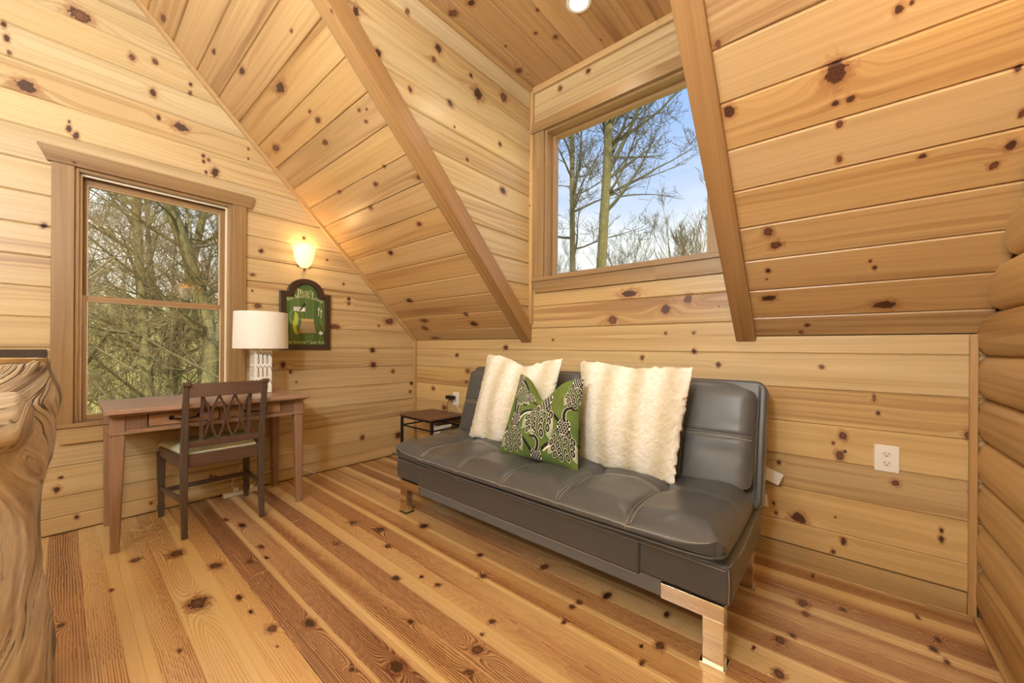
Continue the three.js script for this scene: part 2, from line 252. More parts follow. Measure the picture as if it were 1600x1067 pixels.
{ const w = setting('ceiling', 'sloping knotty pine board ceiling with the flat boarded dormer ceiling', 'ceiling'), f = { o: V(0, KNEE, 0), U: X, Vd: UPS, N: IN }, top = RIDGE * R2;
  planks(w, 'board', f, [[XL, 0], [1.40, 0], [1.40, top], [XL, top]], JS, TEX.slope, M.slope);
  planks(w, 'slope_board', f, [[2.88, 0], [XR, 0], [XR, top], [2.88, top]], JS, TEX.slope, M.slope);
  planks(w, 'upper_board', f, [[1.40, DZ * R2], [2.88, DZ * R2], [2.88, top], [1.40, top]], JS, TEX.slope, M.slope);
  planks(w, 'rear_board', { o: V(0, KNEE, DEEP), U: X, Vd: V(0, 1, -1).normalize(), N: V(0, -1, -1).normalize() }, [[XL, 0], [XR, 0], [XR, top], [XL, top]], JS, TEX.slope, M.slope);
  planks(w, 'dormer_ceiling_board', { o: V(0, DTOP, 0), U: Z, Vd: X, N: V(0, -1, 0) }, [[0, DX0], [DZ + .02, DX0], [DZ + .02, DX1], [0, DX1]], JD, TEX.dceil, M.dceil);
  const cs = [[[XL - .15, -.2], [1.36, -.2], [1.36, top + .2], [XL - .15, top + .2]], [[2.92, -.2], [XR + .15, -.2], [XR + .15, top + .2], [2.92, top + .2]], [[1.36, DZ * R2], [2.92, DZ * R2], [2.92, top + .2], [1.36, top + .2]]];
  part('roof_deck', [...cs.map((p) => prism(p, -.0201, -OUT, f)), prism([[XL - .15, -.2], [XR + .15, -.2], [XR + .15, top + .2], [XL - .15, top + .2]], -.0201, -OUT, { o: V(0, KNEE, DEEP), U: X, Vd: V(0, 1, -1).normalize(), N: V(0, -1, -1).normalize() }), box(DX0 - .16, DX1 + .16, DTOP + .0201, DTOP + .16, -.15, DZ + .4)], M.core, w); }
for (const [side, x, N, words] of [['dormer_left', DX0, X, 'left'], ['dormer_right', DX1, V(-1, 0, 0), 'right']]) {
  const w = setting('wall_' + side, 'triangular knotty pine cheek wall on the ' + words + ' of the dormer', 'wall'), f = { o: V(x, 0, 0), U: Z, Vd: Y, N };
  planks(w, 'board', f, [[0, KNEE], [DZ, DTOP], [0, DTOP]], JY, TEX.cheek, M.cheek, { bev: .009, dep: .010 });
  part('wall_core', prism([[-.1, KNEE - .07], [DZ - .03, DTOP], [DZ - .03, DTOP + .1], [-.1, DTOP + .1]], -.0201, -.07, f), M.core, w);
}
{ // log wall: rounded log siding
  const w = setting('wall_right', 'honey pine log wall of stacked rounded logs', 'wall'); let c = 0; seed(5);
  for (let k = 1; k + 1 < JY.length; k++) { const a = k === 1 ? .02 : JY[k], b = JY[k + 1], top = b; if (a > KNEE + RIDGE) break;
    // length of the log under the two slopes
    const zc = Math.max(0, (a + b) / 2 + .02 - KNEE), n = 12, secs = [zc - .03 > 0 ? zc - .03 : 0, .5 + zc * .5, 2.5, 4, DEEP - Math.max(0, zc - .03)].map((z) => {
      const s = []; for (let i = 0; i <= n; i++) { const t = i / n, e = Math.sqrt(Math.max(0, 1 - (2 * t - 1) ** 2)); s.push(V(XR - .031 * Math.pow(e, .8) * (1 + .05 * Math.sin(z * 3 + k)), a + (b - a) * t, z)); } s.push(V(XR + .05, b, z), V(XR + .05, a, z)); return s; });
    if (secs[4][0].z - secs[0][0].z < .2) break;
    const g = loft(secs, { crease: .7 }), p = g.attributes.position, uv = g.attributes.uv, ov = (k % 6) * .2; for (let i = 0; i < p.count; i++) uv.setXY(i, p.getZ(i) + k * .77, ov + .01 + (p.getY(i) - a) * 1.05);
    part(c ? 'log_' + String(c).padStart(3, '0') : 'log', g, M.log, w); c++;
  }
  part('wall_core', prism([[-.2, -.3], [DEEP + .2, -.3], [DEEP + .2, KNEE + .1], [RIDGE, KNEE + RIDGE + .2], [-.2, KNEE + .1]], -.0401, -.2, { o: V(XR, 0, 0), U: Z, Vd: Y, N: V(-1, 0, 0) }), M.core, w);
}
{ const w = setting('wall_front', 'knotty pine knee wall behind the camera', 'wall'), f = { o: V(0, 0, DEEP), U: X, Vd: Y, N: V(0, 0, -1) };
  planks(w, 'board', f, [[XL, 0], [XR, 0], [XR, KNEE], [XL, KNEE]], JY, TEX.back, M.back); core(w, f, [[XL - .16, -.3], [XR + .16, -.3], [XR + .16, KNEE + .15], [XL - .16, KNEE + .15]]); }

// ------------------------------------------------------------------ trims, baseboards and the two dormer beams
const trim = (n, label, geo, mat = M.trim) => { const m = part('trim_' + n, geo, mat, scene); m.userData = { label, category: 'trim', kind: 'structure' }; return m; };
const slopeBar = (x0, x1, d0, d1, s0, s1) => { // bar lying along the slope, d = distance below the boards
  const g = box(x0, x1, s0, s1, d0, d1, .003); g.applyMatrix4(new THREE.Matrix4().makeBasis(X, UPS, IN).setPosition(0, KNEE, 0)); return g; };
trim(1, 'slim pine trim strip climbing the edge of the sloping ceiling on the gable wall', slopeBar(XL, XL + .03, 0, .026, .012, RIDGE * R2));
trim(2, 'slim vertical pine trim in the corner beside the side table', box(XL, XL + .026, .0, KNEE + .01, 0, .026));
trim(3, 'sloping pine beam on the left edge of the dormer opening', slopeBar(1.362, 1.455, -.088, .025, -.012, DZ * R2 + .25), M.beam);
trim(4, 'sloping pine beam on the right edge of the dormer opening', slopeBar(2.828, 2.918, -.088, .023, -.012, DZ * R2 + .25), M.beam);
trim(5, 'slim vertical pine trim in the left corner of the dormer', box(DX0, DX0 + .03, 1.23, DTOP, 0, .024));
trim(6, 'slim pine trim between dormer cheek and dormer ceiling', box(DX0, DX0 + .03, DTOP - .03, DTOP, .024, DZ - .07));
trim(7, 'slim pine trim between dormer ceiling and window wall', box(DX0 + .03, DX1, DTOP - .045, DTOP, 0, .022));
trim(8, 'narrow vertical pine trim where the knee wall meets the logs', box(3.634, 3.657, .0, KNEE, 0, .02));
trim(9, 'pale pine strip along the foot of the log wall', box(3.645, XR + .04, 0, .022, .02, DEEP, .008));
trim(10, 'short pale quarter-round strip at the foot of the wall corner', box(3.52, 3.656, 0, .012, .0, .016, .004));
{ const m = part('baseboard_back', box(XL, 3.634, 0, .09, -.012, .004, .003), M.rough, scene); m.userData = { label: 'rough weathered pine board along the foot of the knee wall', category: 'baseboard', kind: 'structure' }; }

// ------------------------------------------------------------------ windows
const glassMat = new THREE.MeshPhysicalMaterial({ color: 0xffffff, transmission: 1, thickness: 0, roughness: 0, ior: 1.5 });
const bead = new THREE.MeshStandardMaterial({ color: 0xe6d6b8, roughness: .5 });
function trap(axis, lo0, lo1, hi0, hi1, y0, y1, d0, d1) { // board with slanted ends; along x or z
  const s = (d) => [[lo0, y0], [lo1, y0], [hi1, y1], [hi0, y1]].map(([a, y]) => (axis === 'x' ? V(a, y, d) : V(d, y, a))); return metreUV(loft([s(d0), s(d1)], { crease: .2 })); }
{ const w = setting('window_1', 'double-hung wood window with pine casing above the desk', 'window'), { z0, z1, y0, y1 } = WIN1, F = XL;
  part('casing', box(F, F + .022, y0, y1, z0 - .084, z0), M.casing, w); part('casing', box(F, F + .022, y0, y1, z1, z1 + .084), M.casing, w);
  part('head_casing', trap('z', z0 - .112, z1 + .098, z0 - .13, z1 + .135, y1, y1 + .083, F, F + .03), M.casing, w);
  part('apron', trap('z', z0 - .05, z1 + .05, z0 - .084, z1 + .082, y0 - .11, y0 - .022, F, F + .02), M.rough, w);
  part('sill', box(F - .15, F + .03, y0 - .022, y0 + .004, z0 - .09, z1 + .09, .005), M.casing, w);
  for (const z of [z0 - .001, z1 - .017]) part('jamb', box(F - .15, F + .004, y0, y1, z, z + .018, .002), M.sash, w);
  part('head_jamb', box(F - .15, F + .004, y1 - .018, y1, z0 + .017, z1 - .017, .002), M.sash, w);
  const sash = (nm, x0, x1, a, b, rb, rt) => { const s = part(nm, [box(x0, x1, a, b, z0 + .017, z0 + .052, .003), box(x0, x1, a, b, z1 - .052, z1 - .017, .003), box(x0, x1, a, a + rb, z0 + .052, z1 - .052, .003), box(x0, x1, b - rt, b, z0 + .052, z1 - .052, .003)], M.sash, w);
    part('pane', box((x0 + x1) / 2 - .002, (x0 + x1) / 2 + .002, a + rb - .006, b - rt + .006, z0 + .046, z1 - .046, .0005), glassMat, s);
    const g = .004; part('glazing_bead', [box(x1 - .006, x1 - .001, a + rb - g, a + rb + .001, z0 + .05, z1 - .05, .001), box(x1 - .006, x1 - .001, b - rt - .001, b - rt + g, z0 + .05, z1 - .05, .001), box(x1 - .006, x1 - .001, a + rb, b - rt, z0 + .05, z0 + .05 + g, .001), box(x1 - .006, x1 - .001, a + rb, b - rt, z1 - .05 - g, z1 - .05, .001)], bead, s); };
  sash('lower_sash', -.11, -.075, y0 + .004, 1.335, .036, .034); sash('upper_sash', -.15, -.115, 1.30, y1 - .018, .036, .046);
  part('stop', box(-.072, -.062, y0 + .004, y1 - .018, z0 + .017, z0 + .03, .002), bead, w); part('stop', box(-.072, -.062, y0 + .004, y1 - .018, z1 - .03, z1 - .017, .002), bead, w); part('stop', box(-.072, -.062, y1 - .03, y1 - .018, z0 + .03, z1 - .03, .002), bead, w);
  part('sash_lock', box(-.098, -.068, 1.335, 1.342, 2.13, 2.16, .003), new THREE.MeshStandardMaterial({ color: 0xc9a77e, roughness: .4, metalness: .6 }), w);
}
{ const w = setting('window_2', 'fixed wood dormer window above the futon', 'window'), { x0, x1, y0, y1 } = WIN2;
  part('casing', box(x0 - .112, x0, y0, y1, 0, .022), M.casing, w); part('casing', box(x1, x1 + .112, y0, y1, 0, .022), M.casing, w);
  part('head_casing', trap('x', x0 - .112, x1 + .112, x0 - .104, x1 + .112, y1, y1 + .075, 0, .032), M.casing, w);
  part('apron', trap('x', x0 - .075, x1 + .1, x0 - .104, x1 + .11, y0 - .113, y0 - .03, 0, .02), M.casing, w);
  part('sill', box(x0 - .104, x1 + .112, y0 - .03, y0, -.15, .03, .005), M.casing, w);
  for (const x of [x0, x1 - .018]) part('jamb', box(x, x + .018, y0, y1, -.15, .004, .002), M.sash, w);
  part('head_jamb', box(x0 + .018, x1 - .018, y1 - .018, y1, -.15, .004, .002), M.sash, w);
  const s = part('sash', [box(x0 + .018, x0 + .045, y0, y1 - .018, -.105, -.07), box(x1 - .036, x1 - .018, y0, y1 - .018, -.105, -.07), box(x0 + .045, x1 - .036, y0, y0 + .03, -.105, -.07), box(x0 + .045, x1 - .036, y1 - .042, y1 - .018, -.105, -.07)], M.sash, w);
  part('pane', box(x0 + .04, x1 - .03, y0 + .025, y1 - .036, -.09, -.086, .0005), glassMat, s);
}

// ------------------------------------------------------------------ soft furnishings: cushions on a grid
function grid(n) { return Array.from({ length: n + 1 }, (_, i) => { const s = i / n * 2 - 1; return .55 * Math.sin(s * Math.PI / 2) + .45 * s; }); }
function shell2(na, nb, top, bottom) { // two sheets that share their rim; top/bottom(s, t) -> Vector3
  const A = grid(na), B = grid(nb), pos = [], uv = [], idx = [], n = na + 1;
  for (const f of [top, bottom]) for (let j = 0; j <= nb; j++) for (let i = 0; i <= na; i++) { const p = f(A[i], B[j]); pos.push(p.x, p.y, p.z); uv.push((A[i] + 1) / 2, (B[j] + 1) / 2); }
  const off = n * (nb + 1), rim = (i, j) => i === 0 || j === 0 || i === na || j === nb;
  const id = (s, i, j) => (s && rim(i, j) ? 0 : s * off) + j * n + i;
  for (const s of [0, 1]) for (let j = 0; j < nb; j++) for (let i = 0; i < na; i++) { const a = id(s, i, j), b = id(s, i + 1, j), c = id(s, i + 1, j + 1), d = id(s, i, j + 1); s ? idx.push(a, c, b, a, d, c) : idx.push(a, b, c, a, c, d); }
  const g = new THREE.BufferGeometry(); g.setAttribute('position', new THREE.Float32BufferAttribute(pos, 3)); g.setAttribute('uv', new THREE.Float32BufferAttribute(uv, 2)); g.setIndex(idx); g.computeVertexNormals(); return g;
}
const round = (d, R) => { const x = clamp(d / R); return Math.sqrt(1 - (1 - x) ** 2); };

// ------------------------------------------------------------------ futon
{
  const px = new Uint8Array(512 * 512 * 4); for (let j = 0; j < 512; j++) for (let i = 0; i < 512; i++) { const n = .6 * noise(i * .5, j * .5) + .4 * noise(i * .16 + 9, j * .16), o = (j * 512 + i) * 4; px[o] = px[o + 1] = px[o + 2] = n * 255; px[o + 3] = 255; }
  const grain = dataTex(512, 512, px, true, false); grain.repeat.set(14, 5);
  const leather = new THREE.MeshPhysicalMaterial({ color: 0x505255, roughness: .3, clearcoat: .35, clearcoatRoughness: .3, bumpMap: grain, bumpScale: .0006 });
  const cloth = new THREE.MeshStandardMaterial({ color: 0x686b70, roughness: .75 }), thread = new THREE.MeshStandardMaterial({ color: 0xb8b4a8, roughness: .8 });
  const chrome = new THREE.MeshStandardMaterial({ color: 0xe8e2d8, metalness: 1, roughness: .1 }), black = new THREE.MeshStandardMaterial({ color: 0x17171a, roughness: .8 });
  const f = thing('futon', 'dark grey leather click-clack futon with chrome legs under the dormer window', 'futon', [2.03, 0, .62]);
  const L = (x, y, z) => V(x - 2.03, y, z - .62), cols = [1.396, 1.711, 2.027, 2.341, 2.657];
  const colDip = (x, a, w) => { let s = 0; for (const c of cols) { const d = (x - c) / w; if (d > -4 && d < 4) s += a * Math.exp(-d * d); } return s; };
  const puff = (x) => Math.pow(Math.abs(Math.sin((x - cols[0]) / .3152 * Math.PI)), .6);
  // seat: local s along x, t from back (-1) to front (+1)
  const X0 = 1.085, X1 = 2.978, Z0 = .395, Z1 = .982, TZ = .615;
  const seatTop = (s, t) => { let x = (X0 + X1) / 2 + s * (X1 - X0) / 2, z = (Z0 + Z1) / 2 + t * (Z1 - Z0) / 2;
    const k = .028 * Math.pow(Math.abs(s), 14) * Math.pow(Math.abs(t), 10); x -= Math.sign(s) * k * 1.2; z -= Math.sign(t) * k * 1.2;
    const d = Math.min(round(Math.min(x - X0, X1 - x), .09), round(Z1 - z, .12), round(z - Z0 + .02, .05));
    let y = .383 + d * (.058 + .020 * puff(x) * clamp((Z1 - z) / .1)) + .004 * Math.sin(x * 31 + z * 17) * noise(x * 9, z * 9) * d;
    y -= d * (colDip(x, .010, .012) + .006 * Math.exp(-(((z - TZ) / .02) ** 2)));
    for (const c of cols) { const r2 = ((x - c) / .05) ** 2 + ((z - TZ) / .045) ** 2; if (r2 < 12) y -= .030 * Math.exp(-Math.sqrt(r2 + .02) * 1.25); }
    return L(x, y, z); };
  const seatBot = (s, t) => { const p = seatTop(s, t); p.y = .383 - .014 * Math.min(round((1 - Math.abs(s)) * 8, 1), round((1 - Math.abs(t)) * 3, 1)); return p; };
  const seat = part('seat_cushion', shell2(260, 90, (s, t) => seatTop(s, -t), (s, t) => seatBot(s, -t)), leather, f);
  // double stitching that follows the cushion
  const st = [], onSeat = (x, z, up = .0012) => { const p = seatTop((x - (X0 + X1) / 2) * 2 / (X1 - X0), clamp((z - (Z0 + Z1) / 2) * 2 / (Z1 - Z0), -1, .9995)); p.y += up; return p; };
  for (const c of cols) for (const o of [-.008, .008]) { const q = []; for (let i = 0; i <= 22; i++) { const z = Z1 - .001 - (Z1 - TZ - .01) * (1 - (1 - i / 22) ** 1.6); q.push(onSeat(c + o * clamp(.2 + (z - TZ) * 9, .2, 1), z)); } st.push(wire(q, .0012, 40, 4)); }
  { const q = []; for (let i = 0; i <= 80; i++) q.push(onSeat(X0 + .03 + (X1 - X0 - .06) * i / 80, Z1 - .0045, .001)); st.push(wire(q, .0013, 160, 4)); }
  for (let i = 0; i < 4; i++) for (const o of [-1, 1]) { const q = []; for (let k = 0; k <= 16; k++) { const u = k / 16; q.push(onSeat(cols[i] + .3152 * u, TZ - (o > 0 ? .006 : -.006) - .0 * u)); } if (i !== 1 && i !== 2) st.push(wire(q, .0011, 30, 4)); }
  part('stitching', st, thread, seat, 'pale double stitching');
  part('piping', wire([L(X0 + .02, .378, Z1 - .012), L(1.5, .371, Z1 - .001), L(2.03, .369, Z1 - .001), L(2.6, .372, Z1 - .001), L(X1 - .03, .381, Z1 - .008), L(X1 - .004, .385, Z1 - .05)], .005, 60, 6), leather, seat);
  // backrest: t from bottom (-1) to top (+1), leaning back
  const up = V(0, .495, -.145).normalize(), out = V(0, .145, .495).normalize(), B0 = V(0, .405, .435), BH = .522, bx0 = 1.072, bx1 = 2.966;
  const onBack = (x, h, d) => { const p = V(x, 0, 0).addScaledVector(up, h).addScaledVector(out, d).add(B0); return L(p.x, p.y, p.z); };
  const backTop = (s, t) => { let x = (bx0 + bx1) / 2 + s * (bx1 - bx0) / 2, h = (t + 1) / 2 * BH; const k = .05 * Math.pow(Math.abs(s), 12) * Math.pow(Math.abs(t), 8); x -= Math.sign(s) * k * .9; h -= Math.sign(t) * k;
    const d = Math.min(round(Math.min(x - bx0, bx1 - x), .07), round(BH - h, .09), round(h, .06));
    let y = -.045 + d * (.040 + .012 * puff(x)) - d * (colDip(x, .008, .012) + .010 * Math.exp(-(((h - .262) / .013) ** 2)));
    y += d * .005 * (noise(x * 7, h * 22 + 4) - .5) * Math.exp(-(((h - .2) / .1) ** 2)) * 2;
    return onBack(x, h, y); };
  const backBot = (s, t) => { let x = (bx0 + bx1) / 2 + s * (bx1 - bx0) / 2, h = (t + 1) / 2 * BH; const k = .05 * Math.pow(Math.abs(s), 12) * Math.pow(Math.abs(t), 8); x -= Math.sign(s) * k * .9; h -= Math.sign(t) * k; return onBack(x, h, -.045 - .035 * Math.min(round((1 - Math.abs(s)) * 12, 1), round((1 - Math.abs(t)) * 4, 1))); };
  const back = part('back_cushion', shell2(260, 80, backTop, backBot), leather, f);
  const sb = [], bpt = (x, h) => { const p = backTop((x - (bx0 + bx1) / 2) * 2 / (bx1 - bx0), h / BH * 2 - 1); return p.addScaledVector(out, .0012); };
  for (const c of cols) for (const o of [-.008, .008]) { const q = []; for (let i = 0; i <= 26; i++) q.push(bpt(c + o, .01 + (BH - .03) * i / 26)); sb.push(wire(q, .0011, 40, 4)); }
  for (const o of [-.007, .007]) { const q = []; for (let i = 0; i <= 90; i++) q.push(bpt(bx0 + .012 + (bx1 - bx0 - .024) * i / 90, .262 + o)); sb.push(wire(q, .0011, 180, 4)); }
  part('stitching', sb, thread, back, 'pale double stitching');
  { // padded rear board of the backrest, with rounded corners
    const s = new THREE.Shape(), a = bx0 - .002, b = bx1 + .016, h0 = -.03, h1 = BH + .006, r = .045; s.moveTo(a + r, h0); s.lineTo(b - r, h0); s.quadraticCurveTo(b, h0, b, h0 + r); s.lineTo(b, h1 - r); s.quadraticCurveTo(b, h1, b - r, h1); s.lineTo(a + r, h1); s.quadraticCurveTo(a, h1, a, h1 - r); s.lineTo(a, h0 + r); s.quadraticCurveTo(a, h0, a + r, h0);
    const g = new THREE.ExtrudeGeometry(s, { depth: .07, bevelEnabled: true, bevelSize: .012, bevelThickness: .012, bevelSegments: 3, curveSegments: 8 });
    g.applyMatrix4(new THREE.Matrix4().makeBasis(X, up, out)); g.translate(B0.x, B0.y, B0.z); const d = out.clone().multiplyScalar(-.155); g.translate(d.x - 2.03, d.y, d.z - .62); part('back_board', g, leather, f); }
  { const q = []; for (let i = 0; i <= 20; i++) { const h = .01 + (BH - .02) * i / 20; q.push(onBack(bx1 + .001, h, -.045)); } part('side_seam', [wire(q, .0035, 40, 5)], leather, back); }
  part('fabric_tab', (() => { const g = box(-.002, .002, 0, .115, -.006, .006, .001); g.applyMatrix4(new THREE.Matrix4().makeBasis(X, up, out)); const p = onBack(bx1 + .0285, .0, -.1); g.translate(p.x, p.y, p.z); return g; })(), new THREE.MeshStandardMaterial({ color: 0x8c8a88, roughness: .6 }), f, 'grey fabric tab');
  // box frame: two end blocks, a middle panel and a lower drawer front
  const bx = (a, b, c, d, e, g2, r = .012) => { const g = new RoundedBoxGeometry(b - a, d - c, g2 - e, 3, r); g.translate((a + b) / 2 - 2.03, (c + d) / 2, (e + g2) / 2 - .62); return g; };
  part('end_block', bx(1.08, 1.330, .212, .35, .30, .932, .02), leather, f); part('end_block', bx(2.675, 2.985, .212, .35, .30, .932, .02), leather, f);
  part('middle_panel', bx(1.318, 2.686, .208, .345, .32, .938, .012), leather, f);
  part('top_rail', bx(1.10, 2.965, .33, .372, .34, .915, .01), leather, f);
  part('drawer_front', bx(1.322, 2.762, .156, .218, .36, .925, .008), cloth, f, 'blue-grey fabric drawer front');
  const sl = []; for (const [a, b, y] of [[1.10, 2.97, .334], [1.335, 2.675, .212]]) sl.push(wire([L(a, y, .9385), L((a + b) / 2, y, .9395), L(b, y, .9385)], .0011, 40, 4));
  sl.push(wire([L(2.979, .345, .925), L(2.9855, .33, .75), L(2.982, .338, .5), L(2.975, .33, .33)], .0011, 40, 4), wire([L(2.977, .335, .9275), L(2.980, .28, .930), L(2.977, .222, .9275)], .0011, 20, 4));
  part('frame_stitching', sl, thread, f, 'pale stitching on the frame');
  for (const [a, b, sgn] of [[2.762, 2.966, 1], [1.130, 1.322, -1]]) { const lx0 = sgn > 0 ? b - .065 : a, lx1 = sgn > 0 ? b : a + .065;
    const lg = part('leg', [bx(a, b, .156, .211, .885, .931, .002), bx(lx0, lx1, .010, .157, .885, .931, .002)], chrome, f, 'chrome bracket leg'); part('foot_plate', bx(lx0 - .008, lx1 + .008, .0, .0105, .872, .940, .002), chrome, lg);
    const lr = part('leg', [bx(a, b, .156, .211, .33, .372, .002), bx(lx0, lx1, .010, .157, .33, .372, .002)], chrome, f); part('foot_plate', bx(lx0 - .008, lx1 + .008, .0, .0105, .322, .380, .002), chrome, lr); }
  part('hinge_cover', bx(1.2, 2.86, .36, .42, .36, .44, .01), black, f);
}

// ------------------------------------------------------------------ throw pillows
function pillow(name, label, c, T, mat, { dent = 0, dentAt = 0, fuzz = 0, pinch = .05, n = 90, wave = 0, group } = {}) {
  const [TL, TR, BL, BR] = c.map((p) => V(...p)), nrm = V(0, 0, 0).crossVectors(TR.clone().sub(TL), TL.clone().sub(BL)).normalize(), ctr = V(0, 0, 0); [TL, TR, BL, BR].forEach((p) => ctr.addScaledVector(p, .25));
  if (nrm.z < 0) nrm.negate();
  const down = BL.clone().add(BR).sub(TL).sub(TR).normalize();
  const f = (sg) => (s, t) => { const e = Math.pow(Math.max(0, 1 - s * s), .55) * Math.pow(Math.max(0, 1 - t * t), .55);
    const s2 = s * (1 - pinch * (1 - t * t)) , t2 = t * (1 - pinch * (1 - s * s));
    const a = (s2 + 1) / 2, b = (t2 + 1) / 2, p = BL.clone().multiplyScalar((1 - a) * (1 - b)).addScaledVector(BR, a * (1 - b)).addScaledVector(TL, (1 - a) * b).addScaledVector(TR, a * b);
    const dn = dent * Math.exp(-(((s - dentAt) / .42) ** 2)) * Math.pow(clamp((t + .55) / 1.55), 2); p.addScaledVector(down, dn);
    let k = T * e * (1 - (dent ? .35 : 0) * Math.exp(-(((s - dentAt) / .3) ** 2)) * clamp(t)); if (fuzz) k += fuzz * (noise(s * 26 + 7, t * 26) + .6 * noise(s * 70, t * 70 + 9) - .8) * Math.min(1, e * 4);
    if (wave) { const w = wave * (noise(s * 14 + sg, t * 14) - .5) * Math.max(Math.pow(Math.abs(s), 8), Math.pow(Math.abs(t), 8)); p.addScaledVector(down, w).x += w; }
    k += (fuzz ? .006 : .005) * e * (noise(s * 2.6 + 3, t * 2.6 + T * 40) - .5) * 2;
    return p.addScaledVector(nrm, sg * k).sub(ctr); };
  const g = shell2(n, n, f(1), f(-1)); const m = single(name, label, 'pillow', g, mat, group); m.position.copy(ctr); return m;
}
{
  const W = 512, px = new Uint8Array(W * W * 4), bp = new Uint8Array(W * W * 4);
  for (let j = 0; j < W; j++) for (let i = 0; i < W; i++) { const u = i / W + .02 * (noise(i * .01, j * .02) - .5), o = (j * W + i) * 4;
    const s = .5 + .5 * Math.sin((u * 3.6 + .1) * Math.PI * 2), st = Math.pow(s, 1.6) * .85 + .15 * noise(i * .03, j * .004), fz = noise(i * .5, j * .12), f2 = noise(i * .06, j * .06);
    const t = clamp(st * .85 + (f2 - .5) * .3 + (fz - .5) * .15); px[o] = 250 - 40 * t; px[o + 1] = 248 - 47 * t; px[o + 2] = 240 - 68 * t; px[o + 3] = 255; bp[o] = bp[o + 1] = bp[o + 2] = 255 * (.5 * fz + .5 * noise(i * .25, j * .2 + 50)); bp[o + 3] = 255; }
  const map = dataTex(W, W, px), bump = dataTex(W, W, bp, true, false);
  const fur = new THREE.MeshPhysicalMaterial({ map, bumpMap: bump, bumpScale: .0015, roughness: 1, sheen: .4, sheenRoughness: .6, sheenColor: new THREE.Color(.9, .88, .82) });
  pillow('fur_pillow', 'cream striped faux-fur pillow at the left, partly behind the green pillow', [[1.384, 1.004, .40], [2.0, .985, .40], [1.33, .440, .535], [1.96, .44, .535]], .075, fur, { dent: .05, dentAt: .15, fuzz: .0035, wave: .012, n: 130, pinch: .045 });
  pillow('fur_pillow', 'cream striped faux-fur pillow at the right, its side against bare futon back', [[2.118, .978, .395], [2.724, .960, .395], [2.165, .430, .50], [2.682, .438, .54]], .075, fur, { dent: .012, fuzz: .0035, wave: .014, n: 130, pinch: .03 });

  // green velvet pillow: peacocks on an ogee lattice
  const c = document.createElement('canvas'); c.width = c.height = 1024; const g = c.getContext('2d'); seed(77);
  g.fillStyle = '#586e30'; g.fillRect(0, 0, 1024, 1024);
  for (let i = 0; i < 260; i++) { const x = rr(0, 1024), y = rr(0, 1024), r = rr(60, 200), q = g.createRadialGradient(x, y, 0, x, y, r); const right = clamp(x / 1024), low = clamp(y / 1024); const col = rnd() < .5 ? [rr(82, 105), rr(98, 120), rr(42, 58)] : rnd() < .3 + .4 * right ? [rr(114, 140), rr(142, 165), rr(52, 70)] : rnd() < low ? [rr(60, 78), rr(114, 132), rr(62, 78)] : [rr(95, 115), rr(105, 120), rr(45, 60)];
    q.addColorStop(0, `rgba(${col.map(Math.round).join(',')},.4)`); q.addColorStop(1, `rgba(${col.map(Math.round).join(',')},0)`); g.fillStyle = q; g.fillRect(x - r, y - r, 2 * r, 2 * r); }
  const INK = '#17171a', PALE = '#f2f1e4';
  const band2 = (pts, w) => { const go = (dx, dy) => { g.beginPath(); g.moveTo(pts[0][0] + dx, pts[0][1] + dy); g.bezierCurveTo(pts[1][0] + dx, pts[1][1] + dy, pts[2][0] + dx, pts[2][1] + dy, pts[3][0] + dx, pts[3][1] + dy); g.stroke(); };
    g.lineCap = 'round'; g.strokeStyle = PALE; g.lineWidth = w * .6; go(w * .55, w * .55); g.strokeStyle = INK; g.lineWidth = w; go(0, 0); };
  const eye = (x, y, a, s) => { g.save(); g.translate(x, y); g.rotate(a); g.fillStyle = PALE; leaf(s * 1.16); g.fillStyle = INK; leaf(s); g.fillStyle = '#d8dcc0'; leaf(s * .42); g.fillStyle = '#4c5a34'; leaf(s * .28); g.restore(); };
  function leaf(s) { g.beginPath(); g.moveTo(0, -s * 1.25); g.quadraticCurveTo(s * 1.25, 0, 0, s * 1.25); g.quadraticCurveTo(-s * 1.25, 0, 0, -s * 1.25); g.fill(); }
  function bird(x, y, ang, S, mir = 1, head = true) { g.save(); g.translate(x, y); g.rotate(ang); g.scale(mir * S, S);
    g.strokeStyle = PALE; g.lineWidth = 4; for (let i = 0; i < 46; i++) { const t = i / 45, sd = i % 2 ? 1 : -1, yy = 40 + t * 250, ww = 40 + 75 * Math.sin(Math.min(1, t * 1.1) * Math.PI * .62); g.beginPath(); g.moveTo(sd * ww * .8, yy); g.lineTo(sd * (ww + 26), yy + 30); g.stroke(); }
    g.fillStyle = '#52682e'; g.beginPath(); g.moveTo(0, -60); g.bezierCurveTo(70, -30, 120, 170, 95, 300); g.quadraticCurveTo(0, 370, -95, 300); g.bezierCurveTo(-120, 170, -70, -30, 0, -60); g.fill();
    for (let r = 0; r < 5; r++) { const y0 = 96 + r * 54, n = [3, 4, 4, 4, 3][r], ww = [66, 90, 100, 92, 62][r]; for (let i = 0; i < n; i++) { const q = i / (n - 1) * 2 - 1; eye(q * ww + (r % 2 ? 6 : -6), y0 + Math.abs(q) * -14, -q * .3, 31); } }
    g.fillStyle = PALE; g.beginPath(); g.ellipse(0, 8, 64, 84, 0, 0, 7); g.fill(); g.fillStyle = INK;
    for (let r = 0; r < 6; r++) for (let i = -2; i <= 2; i++) { const xx = i * 26 + (r % 2 ? 13 : 0), yy = -54 + r * 25; if ((xx / 62) ** 2 + ((yy - 8) / 82) ** 2 > 1) continue; g.beginPath(); g.ellipse(xx, yy, 11, 14, 0, 0, 7); g.fill(); }
